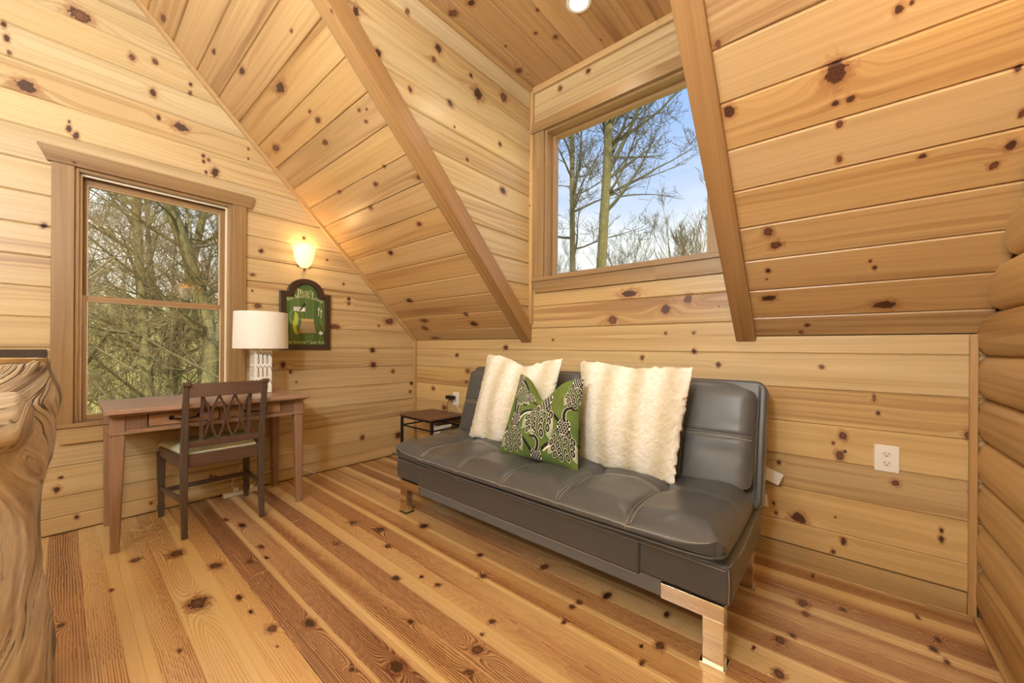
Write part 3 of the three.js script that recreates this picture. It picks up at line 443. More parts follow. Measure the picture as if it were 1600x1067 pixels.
    if (head) { g.strokeStyle = PALE; g.lineWidth = 40; const nk = () => { g.beginPath(); g.moveTo(0, -50); g.bezierCurveTo(-30, -130, -10, -190, 55, -190); g.stroke(); }; nk(); g.strokeStyle = INK; g.lineWidth = 30; nk(); g.beginPath(); g.fillStyle = INK; g.ellipse(66, -186, 24, 17, .2, 0, 7); g.fill(); g.beginPath(); g.moveTo(84, -192); g.lineTo(112, -176); g.lineTo(82, -176); g.fill();
      g.strokeStyle = PALE; g.lineWidth = 4; for (const a of [-1.2, -.8, -.4, 0]) { const ex = 70 + Math.sin(a + .9) * 62, ey = -200 - Math.cos(a + .9) * 46; g.beginPath(); g.moveTo(66, -196); g.lineTo(ex, ey); g.stroke(); g.beginPath(); g.ellipse(ex, ey, 9, 9, 0, 0, 7); g.stroke(); } }
    g.restore(); }
  for (const P of [[[520, 330], [300, 400], [260, 560], [230, 640]], [[600, 360], [760, 420], [800, 520], [880, 560]], [[330, 760], [430, 820], [480, 900], [560, 1010]], [[880, 700], [800, 760], [700, 800], [650, 870]], [[60, 60], [240, 70], [330, 150], [470, 220]], [[-30, 760], [60, 740], [130, 660], [200, 620]], [[120, 300], [130, 400], [150, 450], [190, 520]]]) band2(P, 34);
  bird(610, 240, .14, 1.5, 1, false); bird(215, 560, .0, 1.2, 1); bird(890, 570, .05, 1.12, 1); bird(560, 960, .1, 1.1, -1); bird(360, 150, 1.0, .85, 1, false); bird(960, 30, -.1, .95, 1, false); bird(80, 60, .4, .7, 1, false);
  const map2 = new THREE.CanvasTexture(c); map2.colorSpace = THREE.SRGBColorSpace; map2.anisotropy = 8;
  pillow('green_pillow', 'green velvet throw pillow printed with black and white peacocks, dented top', [[1.80, .893, .55], [2.228, .888, .55], [1.745, .436, .69], [2.285, .445, .70]], .075, new THREE.MeshPhysicalMaterial({ map: map2, roughness: .9, sheen: .5, sheenColor: new THREE.Color(.6, .8, .4), sheenRoughness: .5 }), { dent: .125, dentAt: -.08, pinch: .055 });
}

// ------------------------------------------------------------------ desk
const walnut = (color, s, rough = .35) => { // close-grained stained wood, uv in metres
  const W = 512, H = 256, px = new Uint8Array(W * H * 4), c = new THREE.Color(color); for (let j = 0; j < H; j++) for (let i = 0; i < W; i++) { const n = .5 * noise(i * .018 + s, j * .35) + .3 * noise(i * .05, j * 1.1 + s) + .2 * noise(i * .01, j * .07), o = (j * W + i) * 4, k = .80 + .34 * n; px[o] = clamp(c.r ** .4545 * 255 * k, 0, 255); px[o + 1] = clamp(c.g ** .4545 * 255 * k, 0, 255); px[o + 2] = clamp(c.b ** .4545 * 255 * k, 0, 255); px[o + 3] = 255; }
  const t = dataTex(W, H, px); t.repeat.set(1.2, 3); return new THREE.MeshPhysicalMaterial({ map: t, roughness: rough }); };
const iron = new THREE.MeshStandardMaterial({ color: 0x23211f, roughness: .45, metalness: .8 });
{
  const top = walnut(0xb0907a, 1, .3), body = walnut(0xa07e64, 2, .38), front = walnut(0xa88262, 3, .38), dark = new THREE.MeshStandardMaterial({ color: 0x2a1a14, roughness: .8 });
  const d = thing('desk', 'narrow brown wooden console desk with two drawers under the window', 'desk', [.24, 0, 1.717]), L = (x0, x1, y0, y1, z0, z1, r = .003) => { const g = box(x0, x1, y0, y1, z0, z1, r); g.translate(-.24, 0, -1.717); return g; };
  part('top', L(-.016, .545, .703, .727, 1.245, 2.197, .005), top, d);
  part('top_moulding', L(-.006, .525, .692, .7035, 1.262, 2.180, .004), body, d);
  for (const [x, z] of [[.4555, 2.1445], [.4555, 1.2925], [.0195, 2.1445], [.0195, 1.2925]]) { const q = x - .24, w = z - 1.717, sz = Math.sign(w), sx = Math.sign(q);
    part('leg', [bar([V(q - sx * 0, .60, w), V(q + sx * .008, 0, w + sz * .008)], [[.058, .058], [.034, .034]], Z), bar([V(q, .692, w), V(q, .60, w)], [[.058, .058], [.058, .058]], Z)], body, d);
    part('leg_collar', L(x - .034, x + .034, .592, .608, z - .034, z + .034, .004), body, d); }
  part('apron', [L(.405, .476, .612, .693, 2.035, 2.116), L(.405, .476, .612, .693, 1.320, 1.400), L(.47, .476, .685, .693, 1.40, 2.035, .001), L(.47, .476, .612, .618, 1.40, 2.035, .001), L(.465, .476, .612, .693, 1.7085, 1.7265, .001)], walnut(0x8c6c56, 5), d);
  part('apron_moulding', L(.43, .488, .592, .613, 1.3215, 2.1155, .004), body, d);
  part('side_apron', L(.048, .427, .60, .693, 2.137, 2.157), body, d); part('side_apron', L(.048, .427, .60, .693, 1.280, 1.300), body, d); part('back_apron', L(.005, .024, .60, .693, 1.322, 2.115), body, d);
  part('drawer_case', L(.06, .462, .615, .690, 1.41, 2.03), dark, d);
  for (const [a, b] of [[1.7305, 2.031], [1.404, 1.7045]]) { const dr = part('drawer', L(.462, .4775, .6205, .6825, a, b, .002), front, d), m = (a + b) / 2 - 1.717, X0 = .4775 - .24, y = .653;
    part('handle', [wire([[X0 + .004, y + .002, m - .062], [X0 + .016, y, m - .052], [X0 + .021, y - .006, m - .025], [X0 + .022, y - .007, m], [X0 + .021, y - .006, m + .025], [X0 + .016, y, m + .052], [X0 + .004, y + .002, m + .062]], .0042, 40, 8), ...[-1, 1].map((s) => { const g = new THREE.CylinderGeometry(.011, .012, .005, 16); g.rotateZ(Math.PI / 2); g.translate(X0 + .0025, y + .002, m + s * .060); return g; })], iron, dr, 'black bail handle'); }
}

// ------------------------------------------------------------------ chair
{
  const wood = walnut(0x5e463b, 11, .3), legw = walnut(0x574840, 12, .32), fab = new THREE.MeshStandardMaterial({ color: 0xb9c2a4, roughness: .9 });
  { const W = 256, px = new Uint8Array(W * W * 4); seed(3); for (let i = 0; i < W * W; i++) { const n = noise((i % W) * .6, Math.floor(i / W) * .6); px.set([222 + 12 * n, 226 + 10 * n, 196 + 12 * n, 255], i * 4); } for (let k = 0; k < 90; k++) { const x = Math.floor(rr(3, W - 4)), y = Math.floor(rr(3, W - 4)); for (let a = -1; a <= 1; a++) for (let b = -1; b <= 1; b++) px.set([228, 218, 140, 255], ((y + a) * W + x + b) * 4); } fab.map = dataTex(W, W, px); fab.color.set(0xffffff); }
  const o = thing('chair', 'dark wooden chair with interlaced oval splat and pale sage seat at the desk', 'chair', [.32, 0, 1.712]), zb = .183, zf = .222;
  const P = (x, y, z) => V(x - .32, y, z); // z already relative to the chair's middle
  for (const s of [-1, 1]) {
    part('back_post', bar([P(.552, 0, s * zb), P(.530, .22, s * zb), P(.528, .42, s * zb), P(.545, .6, s * zb), P(.588, .838, s * (zb + .002))], [[.026, .030], [.031, .036], [.033, .042], [.030, .034], [.026, .024]]), legw, o);
    part('front_leg', [bar([P(.092, .40, s * zf), P(.094, .10, s * zf), P(.095, .075, s * zf)], [[.042, .042], [.030, .030], [.027, .027]]), bar([P(.094, .085, s * zf), P(.094, .07, s * zf), P(.094, .03, s * zf), P(.094, 0, s * zf)], [[.032, .032], [.037, .037], [.028, .028], [.024, .024]])], legw, o);
    part('side_rail', bar([P(.515, .41, s * .188), P(.10, .405, s * zf)], [[.022, .062]], Z), wood, o);
    part('side_stretcher', bar([P(.525, .195, s * zb), P(.095, .180, s * zf)], [[.015, .026]], Z), legw, o);
    part('splat_slat', bar([P(.533, .515, s * .112), P(.548, .63, s * .112), P(.573, .768, s * .112)], [[.017, .014]]), wood, o);
  }
  const scroll = (s) => { const g = new THREE.CylinderGeometry(.014, .014, .034, 14); g.rotateX(Math.PI / 2); g.translate(.596 - .32, .838, s * (zb + .002)); return g; };
  part('scroll_end', scroll(-1), wood, o); part('scroll_end', scroll(1), wood, o);
  part('crest_rail', bar([P(.582, .803, -.170), P(.592, .805, -.08), P(.595, .806, 0), P(.592, .805, .08), P(.582, .803, .170)], [[.020, .074]], V(1, .18, 0), .1), wood, o);
  part('lower_back_rail', bar([P(.536, .502, -.168), P(.540, .502, 0), P(.536, .502, .168)], [[.018, .036]], V(1, 0, 0)), wood, o);
  part('rear_rail', bar([P(.523, .411, -.168), P(.523, .411, .168)], [[.024, .070]], V(1, 0, 0)), wood, o);
  part('front_rail', bar([P(.084, .405, -.20), P(.084, .405, .20)], [[.022, .062]], V(1, 0, 0)), wood, o);
  part('cross_stretcher', bar([P(.19, .186, -.205), P(.19, .186, .205)], [[.016, .026]], V(1, 0, 0)), legw, o);
  for (const c of [-.0735, 0, .0735]) { const bits = []; for (const s of [-1, 1]) { const q = []; for (let i = 0; i <= 14; i++) { const t = i / 14 * 2 - 1, y = .519 + (t + 1) / 2 * .249, x = .534 + (t + 1) / 2 * .040 + (1 - t * t) * -.004; q.push(P(x, y, c + s * (.004 + .034 * t * t))); } bits.push(bar(q, [[.0105, .012]])); }
    bits.push(bar([P(.553, .625, c), P(.557, .665, c)], [[.026, .0125]], Z, .3)); part('interlaced_oval', bits, wood, o); }
  const sx0 = .072, sx1 = .512, top = (s, t) => { const x = (sx0 + sx1) / 2 + s * (sx1 - sx0) / 2, hw = zf + .015 + (.168 - zf - .015) * (s + 1) / 2; const d = Math.min(round((1 - Math.abs(s)), .3), round((1 - Math.abs(t)), .3)); return P(x, .437 + .046 * d - .01 * Math.abs(s), t * hw); };
  part('seat', shell2(40, 40, (s, t) => top(s, -t), (s, t) => { const p = top(s, -t); p.y = .434; return p; }), fab, o, 'pale sage fabric seat');
}

// ------------------------------------------------------------------ table lamp
{
  const l = thing('table_lamp', 'white table lamp with drum shade and black looped lines on its base', 'lamp', [.215, .727, 1.44]);
  const c = document.createElement('canvas'); c.width = 384; c.height = 1024; const g = c.getContext('2d'); g.fillStyle = '#f4f2ec'; g.fillRect(0, 0, 384, 1024); g.strokeStyle = '#3a3a40'; g.lineWidth = 12; g.lineCap = 'round';
  for (let r = 0; r < 3; r++) { g.beginPath(); for (let i = 0; i <= 400; i++) { const t = i / 400 * Math.PI * 2 * 3.2 - .6, x = 34 + (t + .6) / (Math.PI * 6.4) * 310 + 34 * Math.sin(t + .8), y = 40 + r * 325 + 140 - 130 * Math.cos(t + .8) + 6 * Math.sin(i * .05 + r); i ? g.lineTo(x, y) : g.moveTo(x, y); } g.stroke(); }
  const map = new THREE.CanvasTexture(c); map.colorSpace = THREE.SRGBColorSpace; const cer = new THREE.MeshPhysicalMaterial({ map, roughness: .2 });
  { const b = new RoundedBoxGeometry(.104, .288, .104, 2, .004); b.translate(0, .146, 0); part('base', b, cer, l, 'white base with black looped lines'); }
  const br = new THREE.MeshStandardMaterial({ color: 0xd8cfae, metalness: .8, roughness: .3 }); { const n = new THREE.CylinderGeometry(.008, .008, .06, 12); n.translate(0, .315, 0); part('neck', n, br, l); }
  const fab = new THREE.MeshPhysicalMaterial({ color: 0xfffcf4, roughness: .95, transmission: .15, thickness: 0 });
  part('shade', lathe([[.160, .306], [.1605, .304], [.162, .304], [.162, .306], [.158, .548], [.158, .551], [.1562, .551], [.1562, .549], [.160, .306]], 64), fab, l);
  part('harp', [wire([[0, .34, 0], [0, .42, .045], [0, .5, .045], [0, .545, 0], [0, .5, -.045], [0, .42, -.045], [0, .34, 0]], .0018, 40, 5), wire([[-.156, .545, 0], [0, .545, 0], [.156, .545, 0]], .0018, 8, 5)], br, l);
  { const b = new THREE.SphereGeometry(.028, 16, 12); b.translate(0, .40, 0); part('bulb', b, new THREE.MeshPhysicalMaterial({ color: 0xffffff, roughness: .3 }), l); }
}

// ------------------------------------------------------------------ lamps of the room
function sconce(label, x, y, z, dir, power) { // half bowl of frosted glass against a wall; dir = +1 faces +x
  const s = thing('wall_sconce', label, 'sconce', [x, y, z], dir > 0 ? 0 : Math.PI), H = .152;
  const glow = new THREE.MeshPhysicalMaterial({ color: 0xfff1cf, emissive: 0xffdf9a, emissiveIntensity: 1.1, roughness: .35 });
  const prof = []; for (let i = 0; i <= 16; i++) { const t = i / 16; prof.push([.074 * Math.pow(1 - Math.pow(1 - t, 2.4), .46) + .006 * t * t, t * H]); } prof.push([.087, H + .004], [.087, H + .012], [.081, H + .012], [.075, H]);
  part('glass_shade', lathe(prof, 40, 0, Math.PI), glow, s, 'glowing cream glass');   // the lathe's half turn bulges to +x
  const brass = new THREE.MeshStandardMaterial({ color: 0x8a6a40, metalness: .7, roughness: .4 });
  const k = lathe([[0, -.018], [.006, -.016], [.008, -.010], [.005, -.004], [.011, 0], [.011, .006], [0, .006]], 16); k.translate(.012, -.004, 0); part('finial', k, brass, s);
  { const b = box(.0, .008, .01, H, -.05, .05, .003); part('back_plate', b, brass, s); }
  const p = new THREE.PointLight(LAMP.sconceColor, power, 0, 2); p.position.set(.05, H * .8, 0); p.castShadow = true; p.shadow.radius = 2; s.add(p);
  return s;
}
sconce('glowing cream glass wall sconce above the green sign', XL, 1.672, 1.074, 1, LAMP.sconce);
sconce('glowing cream glass wall sconce on the log wall, out of the picture', 3.654, 1.70, 1.18, -1, LAMP.sconce);
{ // recessed light in the dormer ceiling
  const d = thing('recessed_light', 'small round recessed light in the dormer ceiling', 'ceiling light', [2.105, DTOP, .425]);
  part('trim_ring', lathe([[.052, -.001], [.055, -.005], [.070, -.004], [.073, .001], [.052, .002], [.052, -.001]], 40), new THREE.MeshStandardMaterial({ color: 0xf3ecdc, roughness: .5 }), d);
  { const c = new THREE.CylinderGeometry(.052, .052, .003, 36); c.translate(0, -.0025, 0); part('lens', c, new THREE.MeshStandardMaterial({ color: 0xffffff, emissive: 0xfff4dc, emissiveIntensity: 2.2, roughness: .4 }), d); }
  const s = new THREE.SpotLight(0xfff0d6, LAMP.spot, 0, 1.15, .6, 2); s.position.set(0, -.012, 0); s.target.position.set(0, -2, 0); s.castShadow = true; s.shadow.radius = 2.5; d.add(s); d.add(s.target);
}
function bowlLight(label, x, y, z, power) { const top = KNEE + DEEP - z; // hanging bowl fixture under the ridge, above and behind the camera
  const d = thing('pendant_bowl_light', label, 'ceiling light', [x, y, z]);
  part('glass_bowl', lathe([[0, -.11], [.09, -.10], [.17, -.06], [.215, 0], [.22, .01], [.205, .005], [.16, -.05], [.085, -.088], [0, -.098]], 40), new THREE.MeshPhysicalMaterial({ color: 0xfff6e6, emissive: 0xfff0d8, emissiveIntensity: 1.6, roughness: .5 }), d);
  const metal = new THREE.MeshStandardMaterial({ color: 0x4a3a2c, metalness: .8, roughness: .4 }); { const st = new THREE.CylinderGeometry(.008, .008, top - y + .098, 10); st.translate(0, (top - y - .098) / 2, 0); const cp = new THREE.CylinderGeometry(.06, .05, .02, 24); cp.translate(0, top - .01 - y, 0); part('stem', [st, cp], metal, d); }
  const p = new THREE.PointLight(LAMP.mainColor, power, 0, 2); p.position.set(0, .06, 0); p.castShadow = true; p.shadow.radius = 9; d.add(p);
}
bowlLight('frosted glass bowl pendant under the ridge nearer the gable wall, out of the picture', 1.9, 1.75, 3.7, LAMP.rear);
bowlLight('frosted glass bowl pendant under the ridge nearer the log wall, out of the picture', 2.85, 2.05, 3.2, LAMP.main);

// ------------------------------------------------------------------ fishing-lodge sign
{
  const s = thing('wall_sign', 'green fishing lodge sign with an arched dark brown frame', 'sign', [XL, 1.022, 1.063]), W = .382, hs = .455, ht = .565;
  const outline = (i) => { const p = new THREE.Shape(), a = W / 2 - i, ar = .137 - i; p.moveTo(-a, i); p.lineTo(a, i); p.lineTo(a, hs - i); p.lineTo(ar, hs - i); for (let k = 0; k <= 24; k++) { const t = k / 24 * Math.PI; p.lineTo(ar * Math.cos(t), hs - i + (ht - hs) * Math.sin(t) * 1.0); } p.lineTo(-a, hs - i); p.lineTo(-a, i); return p; };
  const turn = new THREE.Matrix4().makeBasis(V(0, 0, -1), Y, X);
  const fr = outline(.004); fr.holes.push(outline(.036)); const g = new THREE.ExtrudeGeometry(fr, { depth: .02, bevelEnabled: true, bevelSize: .004, bevelThickness: .006, bevelSegments: 3 }); g.applyMatrix4(turn); g.translate(.006, 0, 0);
  part('frame', g, new THREE.MeshPhysicalMaterial({ color: 0x3e2a22, roughness: .28, clearcoat: .4 }), s, 'dark brown arched frame');
  const c = document.createElement('canvas'); c.width = 764; c.height = 1130; const x = c.getContext('2d'); const MY = (m) => 1130 - m * 2000; // 2 px = 1 mm
  x.fillStyle = '#546a33'; x.fillRect(0, 0, 764, 1130); seed(12); for (let k = 0; k < 6; k++) { x.fillStyle = ['#4a6a30', '#587034', '#4c672e', '#536f34', '#49632e', '#526a2f'][k]; x.fillRect(60 + k * 110, 0, 108, 1130); }
  for (let k = 0; k < 3000; k++) { x.fillStyle = `rgba(${rnd() < .5 ? '40,60,20' : '150,160,90'},.07)`; x.fillRect(rr(0, 764), rr(0, 1130), 2, rr(10, 60)); }
  x.fillStyle = 'rgba(168,150,110,.75)'; for (let k = 1; k < 6; k++) x.fillRect(58 + k * 110, 260, 6, 700);
  x.textAlign = 'center'; const CREAM = '#efe3b0'; x.fillStyle = CREAM;
  const caps = (txt, px, y, big = .72) => { let w = 0; const set = (ch) => (x.font = `${/[a-z]/.test(ch) ? Math.round(px * big) : px}px serif`); for (const ch of txt) { set(ch); w += x.measureText(ch.toUpperCase()).width; } let q = 382 - w / 2; x.textAlign = 'left'; for (const ch of txt) { set(ch); x.fillText(ch.toUpperCase(), q, y); q += x.measureText(ch.toUpperCase()).width; } };
  caps("Bud's", 112, 250);
  { const txt = 'Big Mouth Lodge', R = 520; let w = 0; const set = (ch) => (x.font = `${/[a-z]/.test(ch) ? 54 : 72}px serif`); for (const ch of txt) { set(ch); w += x.measureText(ch.toUpperCase()).width; } let a = -w / 2 / R; x.textAlign = 'center'; for (const ch of txt) { set(ch); const cw = x.measureText(ch.toUpperCase()).width; a += cw / 2 / R; x.save(); x.translate(382 + Math.sin(a) * R, 300 + R - Math.cos(a) * R); x.rotate(a); x.fillText(ch.toUpperCase(), 0, 0); x.restore(); a += cw / 2 / R; } }
  caps('Food Served * Lies Told', 62, 1035, .76);
  x.fillStyle = '#e9e6dc'; x.fillRect(205, 455, 170, 66); x.strokeStyle = '#444'; x.lineWidth = 3; for (let k = 0; k < 4; k++) { x.beginPath(); x.moveTo(215, 468 + k * 14); x.lineTo(300, 468 + k * 14); x.stroke(); }
  x.strokeStyle = '#1c1a1a'; x.lineWidth = 22; x.lineCap = 'round'; x.beginPath(); x.moveTo(300, 505); x.lineTo(362, 420); x.stroke(); x.beginPath(); x.fillStyle = '#1c1a1a'; x.ellipse(366, 408, 26, 14, -.4, 0, 7); x.fill();
  x.strokeStyle = '#c9d26a'; x.lineWidth = 4; x.beginPath(); x.moveTo(215, 500); x.bezierCurveTo(110, 560, 140, 640, 180, 700); x.bezierCurveTo(330, 660, 360, 600, 320, 530); x.stroke();
  x.fillStyle = '#b3bf4a'; x.beginPath(); x.moveTo(225, 530); x.bezierCurveTo(290, 560, 280, 700, 250, 760); x.bezierCurveTo(250, 820, 270, 850, 262, 895); x.lineTo(232, 880); x.bezierCurveTo(190, 830, 180, 740, 210, 660); x.fill();
  x.strokeStyle = '#e3e1d6'; x.lineWidth = 8; for (const [a, b] of [[590, 430], [630, 460]]) { x.beginPath(); x.moveTo(a, b); x.lineTo(a - 4, b + 150); x.stroke(); x.fillStyle = '#d9d7cc'; x.beginPath(); x.ellipse(a - 2, b + 40, 18, 12, 0, 0, 7); x.fill(); }
  const map = new THREE.CanvasTexture(c); map.colorSpace = THREE.SRGBColorSpace;
  const pg = new THREE.ExtrudeGeometry(outline(.030), { depth: .006, bevelEnabled: false }); { const p = pg.attributes.position, uv = pg.attributes.uv; for (let i = 0; i < p.count; i++) uv.setXY(i, (p.getX(i) + W / 2) / W, p.getY(i) / ht); } pg.applyMatrix4(turn); pg.translate(.006, 0, 0);
  const panel = part('panel', pg, new THREE.MeshStandardMaterial({ map, roughness: .7 }), s, 'green painted board with cream lettering');
  // creel basket and rod in low relief
  const at = (px, py) => [-(px / 2000 - W / 2), (1130 - py) / 2000];
  { const b = shell2(24, 24, (u, v) => { const [z, y] = at(420 + u * (120 + 22 * -v), 780 + v * -95); return V(.0115 + .012 * Math.sqrt(Math.max(0, (1 - u ** 6) * (1 - v ** 6))) + .0012 * Math.sin(u * 42) * Math.sin(v * 34), y, z); }, (u, v) => { const [z, y] = at(420 + u * (120 + 22 * -v), 780 + v * -95); return V(.0115, y, z); });
    const cr = part('creel_basket', b, new THREE.MeshStandardMaterial({ color: 0xa08a62, roughness: .9 }), s, 'woven tan creel basket'); const [z, y] = at(412, 668); part('basket_lid', box(.0115, .025, y - .012, y + .016, z - .048, z + .048, .006, 2), new THREE.MeshStandardMaterial({ color: 0xc0a272, roughness: .9 }), cr); }
  { const a = at(590, 690), b = at(672, 930); const r = part('fishing_rod', [wire([[.016, a[1], a[0]], [.017, (a[1] + b[1]) / 2, (a[0] + b[0]) / 2], [.016, b[1], b[0]]], .0028, 10, 6)], new THREE.MeshStandardMaterial({ color: 0x4a3428, roughness: .5 }), s); const q = at(618, 860), k = new THREE.CylinderGeometry(.014, .014, .008, 20); k.rotateZ(Math.PI / 2); k.translate(.018, q[1], q[0]); part('reel', k, new THREE.MeshStandardMaterial({ color: 0xe0ddd2, roughness: .4 }), r); }
}

// ------------------------------------------------------------------ outlets, chargers, cords
const plastic = new THREE.MeshStandardMaterial({ color: 0xf4f1e8, roughness: .35 }), slotM = new THREE.MeshStandardMaterial({ color: 0x2a2826, roughness: .7 }), blackP = new THREE.MeshStandardMaterial({ color: 0x1b1b1d, roughness: .45 });
function outlet(label, x0, x1, y0, y1) { const o = thing('wall_outlet', label, 'outlet', [(x0 + x1) / 2, (y0 + y1) / 2, 0]), w = (x1 - x0) / 2, h = (y1 - y0) / 2;
  part('plate', box(-w, w, -h, h, 0, .006, .003, 2), plastic, o);
  for (const s of [1, -1]) { const r = new THREE.CylinderGeometry(.0165, .0165, .0035, 28); r.rotateX(Math.PI / 2); r.scale(1, .82, 1); r.translate(0, s * .0195, .0068); const f = part('receptacle', r, new THREE.MeshStandardMaterial({ color: 0xebe8de, roughness: .3 }), o);
    part('slots', [box(-.0078, -.0058, s * .0195 - .001, s * .0195 + .007, .007, .0089, .0003), box(.0058, .0078, s * .0195 - .001, s * .0195 + .006, .007, .0089, .0003), box(-.0022, .0022, s * .0195 - .0095, s * .0195 - .005, .007, .0089, .0003)], slotM, f); }
  return o; }
outlet('white wall outlet near the log wall, right of the futon', 3.364, 3.443, .522, .637);
outlet('white wall outlet above the side table with a charger in it', .556, .636, .523, .640);
{ const o = thing('power_adapter', 'black charger plugged into the outlet above the side table', 'charger', [.555, .592, .008]); part('body', box(-.046, .046, -.016, .016, .004, .05, .006, 2), blackP, o); part('prong', [box(.028, .03, -.004, .004, -.004, .005, .0005), box(.036, .038, -.004, .004, -.004, .005, .0005)], iron, o); }
single('charger_cord', 'thin black cord hanging from the charger to the side table', 'cord', wire([[.53, .577, .03], [.528, .53, .045], [.55, .495, .06], [.575, .4715, .09], [.60, .4645, .13], [.63, .4645, .17]], .0018, 40, 6), blackP);
single('charging_cable', 'white cable coiled at the back of the side table', 'cord', wire([[.61, .545, .010], [.612, .52, .014], [.72, .47, .02], [.79, .47, .03], [.80, .44, .035], [.83, .40, .035], [.86, .40, .035], [.85, .44, .035], [.82, .45, .035], [.815, .41, .035], [.84, .385, .036], [.87, .36, .036], [.86, .32, .036]], .0026, 120, 6), plastic);

// ------------------------------------------------------------------ side table and what is on it
{
  const rustic = walnut(0x7a5a48, 21, .55), fr = new THREE.MeshStandardMaterial({ color: 0x24262a, roughness: .55, metalness: .4 });
  const x0 = .295, x1 = .752, z0 = .035, z1 = .398, o = thing('side_table', 'small side table with brown wood top and black metal frame left of the futon', 'table', [(x0 + x1) / 2, 0, (z0 + z1) / 2]), L = (a, b, c, d, e, f, r = .002) => { const g = box(a, b, c, d, e, f, r); g.translate(-(x0 + x1) / 2, 0, -(z0 + z1) / 2); return g; };
  part('top', L(x0, x1, .4485, .462, z0, z1, .003), rustic, o);
  const i = .008, t = .02; for (const x of [x0 + i, x1 - i - t]) for (const z of [z0 + i, z1 - i - t]) part('leg', L(x, x + t, 0, .4285, z, z + t), fr, o);
  part('top_frame', [L(x0 + i, x1 - i, .4285, .4485, z0 + i, z0 + i + t), L(x0 + i, x1 - i, .4285, .4485, z1 - i - t, z1 - i), L(x0 + i, x0 + i + t, .4285, .4485, z0 + i + t, z1 - i - t), L(x1 - i - t, x1 - i, .4285, .4485, z0 + i + t, z1 - i - t)], fr, o);
  for (const z of [z0 + i + .004, z1 - i - t + .004]) part('stretcher', L(x0 + i + t, x1 - i - t, .355, .367, z, z + .012), fr, o);
  for (const x of [x0 + i + .004, x1 - i - t + .004]) part('stretcher', L(x, x + .012, .355, .367, z0 + i + t, z1 - i - t), fr, o);
  part('lower_shelf', L(x0 + i + .002, x1 - i - .002, .16, .174, z0 + i + t, z1 - i - t, .002), rustic, o);
  { const b = thing('white_box', 'small white box on the lower shelf of the side table', 'box', [.655, .174, .215]); part('body', box(-.055, .055, 0, .20, -.06, .06, .004, 2), plastic, b); part('lid', box(-.058, .058, .201, .214, -.063, .063, .004, 2), plastic, b); }
}
// papers caught behind the futon
{ const pap = new THREE.MeshStandardMaterial({ color: 0xf3f0e6, roughness: .8 });
  const sheet = (label, x, y, z, a) => { const g = new RoundedBoxGeometry(.085, .06, .0012, 1, .0005); const p = g.attributes.position; for (let i = 0; i < p.count; i++) p.setZ(i, p.getZ(i) + .08 * p.getX(i) ** 2); g.computeVertexNormals(); const m = single('paper_slip', label, 'paper', g, pap); m.position.set(x, y, z); m.rotation.z = a; return m; };
  sheet('white folded paper slip sticking out behind the right end of the futon back', 2.992, .425, .045, -.35); sheet('second white paper slip lower down behind the futon end', 2.945, .318, .12, .1); }
// cords below the desk
{ const o = thing('power_strip', 'white power strip on the floor under the desk by the wall', 'power strip', [.03, 0, 1.50]); part('body', box(-.022, .022, 0, .028, -.11, .11, .006, 2), plastic, o); part('plug', box(-.014, .014, .028, .052, -.07, -.04, .004), plastic, o); part('plug', box(-.014, .014, .028, .05, .02, .05, .004), plastic, o); }
single('lamp_cord', 'white lamp cord looping down behind the chair to the power strip', 'cord', wire([[.03, .70, 1.50], [.012, .6, 1.49], [.014, .42, 1.43], [.02, .25, 1.47], [.03, .17, 1.52], [.06, .10, 1.565], [.05, .07, 1.56], [.034, .055, 1.535]], .0026, 80, 6), plastic);
single('extension_cord', 'white cord run along the wall behind the right desk leg', 'cord', wire([[.03, .05, 1.445], [.05, .07, 1.40], [-.012, .095, 1.36], [-.016, .10, 1.26], [-.017, .098, 1.15], [-.016, .05, 1.05], [-.01, .006, .98]], .0024, 60, 6), plastic);
// loose fibres on the floor by the chair
{ seed(91); const pos = []; for (let k = 0; k < 90; k++) { const far = k > 70, gx = rr(-1, 1) + rr(-1, 1) + rr(-1, 1), gz = rr(-1, 1) + rr(-1, 1) + rr(-1, 1), x = far ? rr(.6, 2.4) : .28 + gx * .075, z = far ? rr(1.0, 1.8) : 2.02 + gz * .035 - gx * .02, a = rr(0, 6.3), l = far ? rr(.02, .06) : rr(.02, .07), q = []; for (let i = 0; i <= 3; i++) q.push(V(x + Math.cos(a + i * .25) * l * i / 3, .0022 + .006 * Math.sin(i) * (far ? .2 : rnd()), z + Math.sin(a + i * .25) * l * i / 3)); pos.push(wire(q, .00055, 4, 3)); }
  const m = single('loose_straw', 'scattered pale straw fibres on the floor by the desk leg and chair', 'straw', pos, new THREE.MeshStandardMaterial({ color: 0xe8d8b0, roughness: .8 })); m.userData.kind = 'stuff'; }

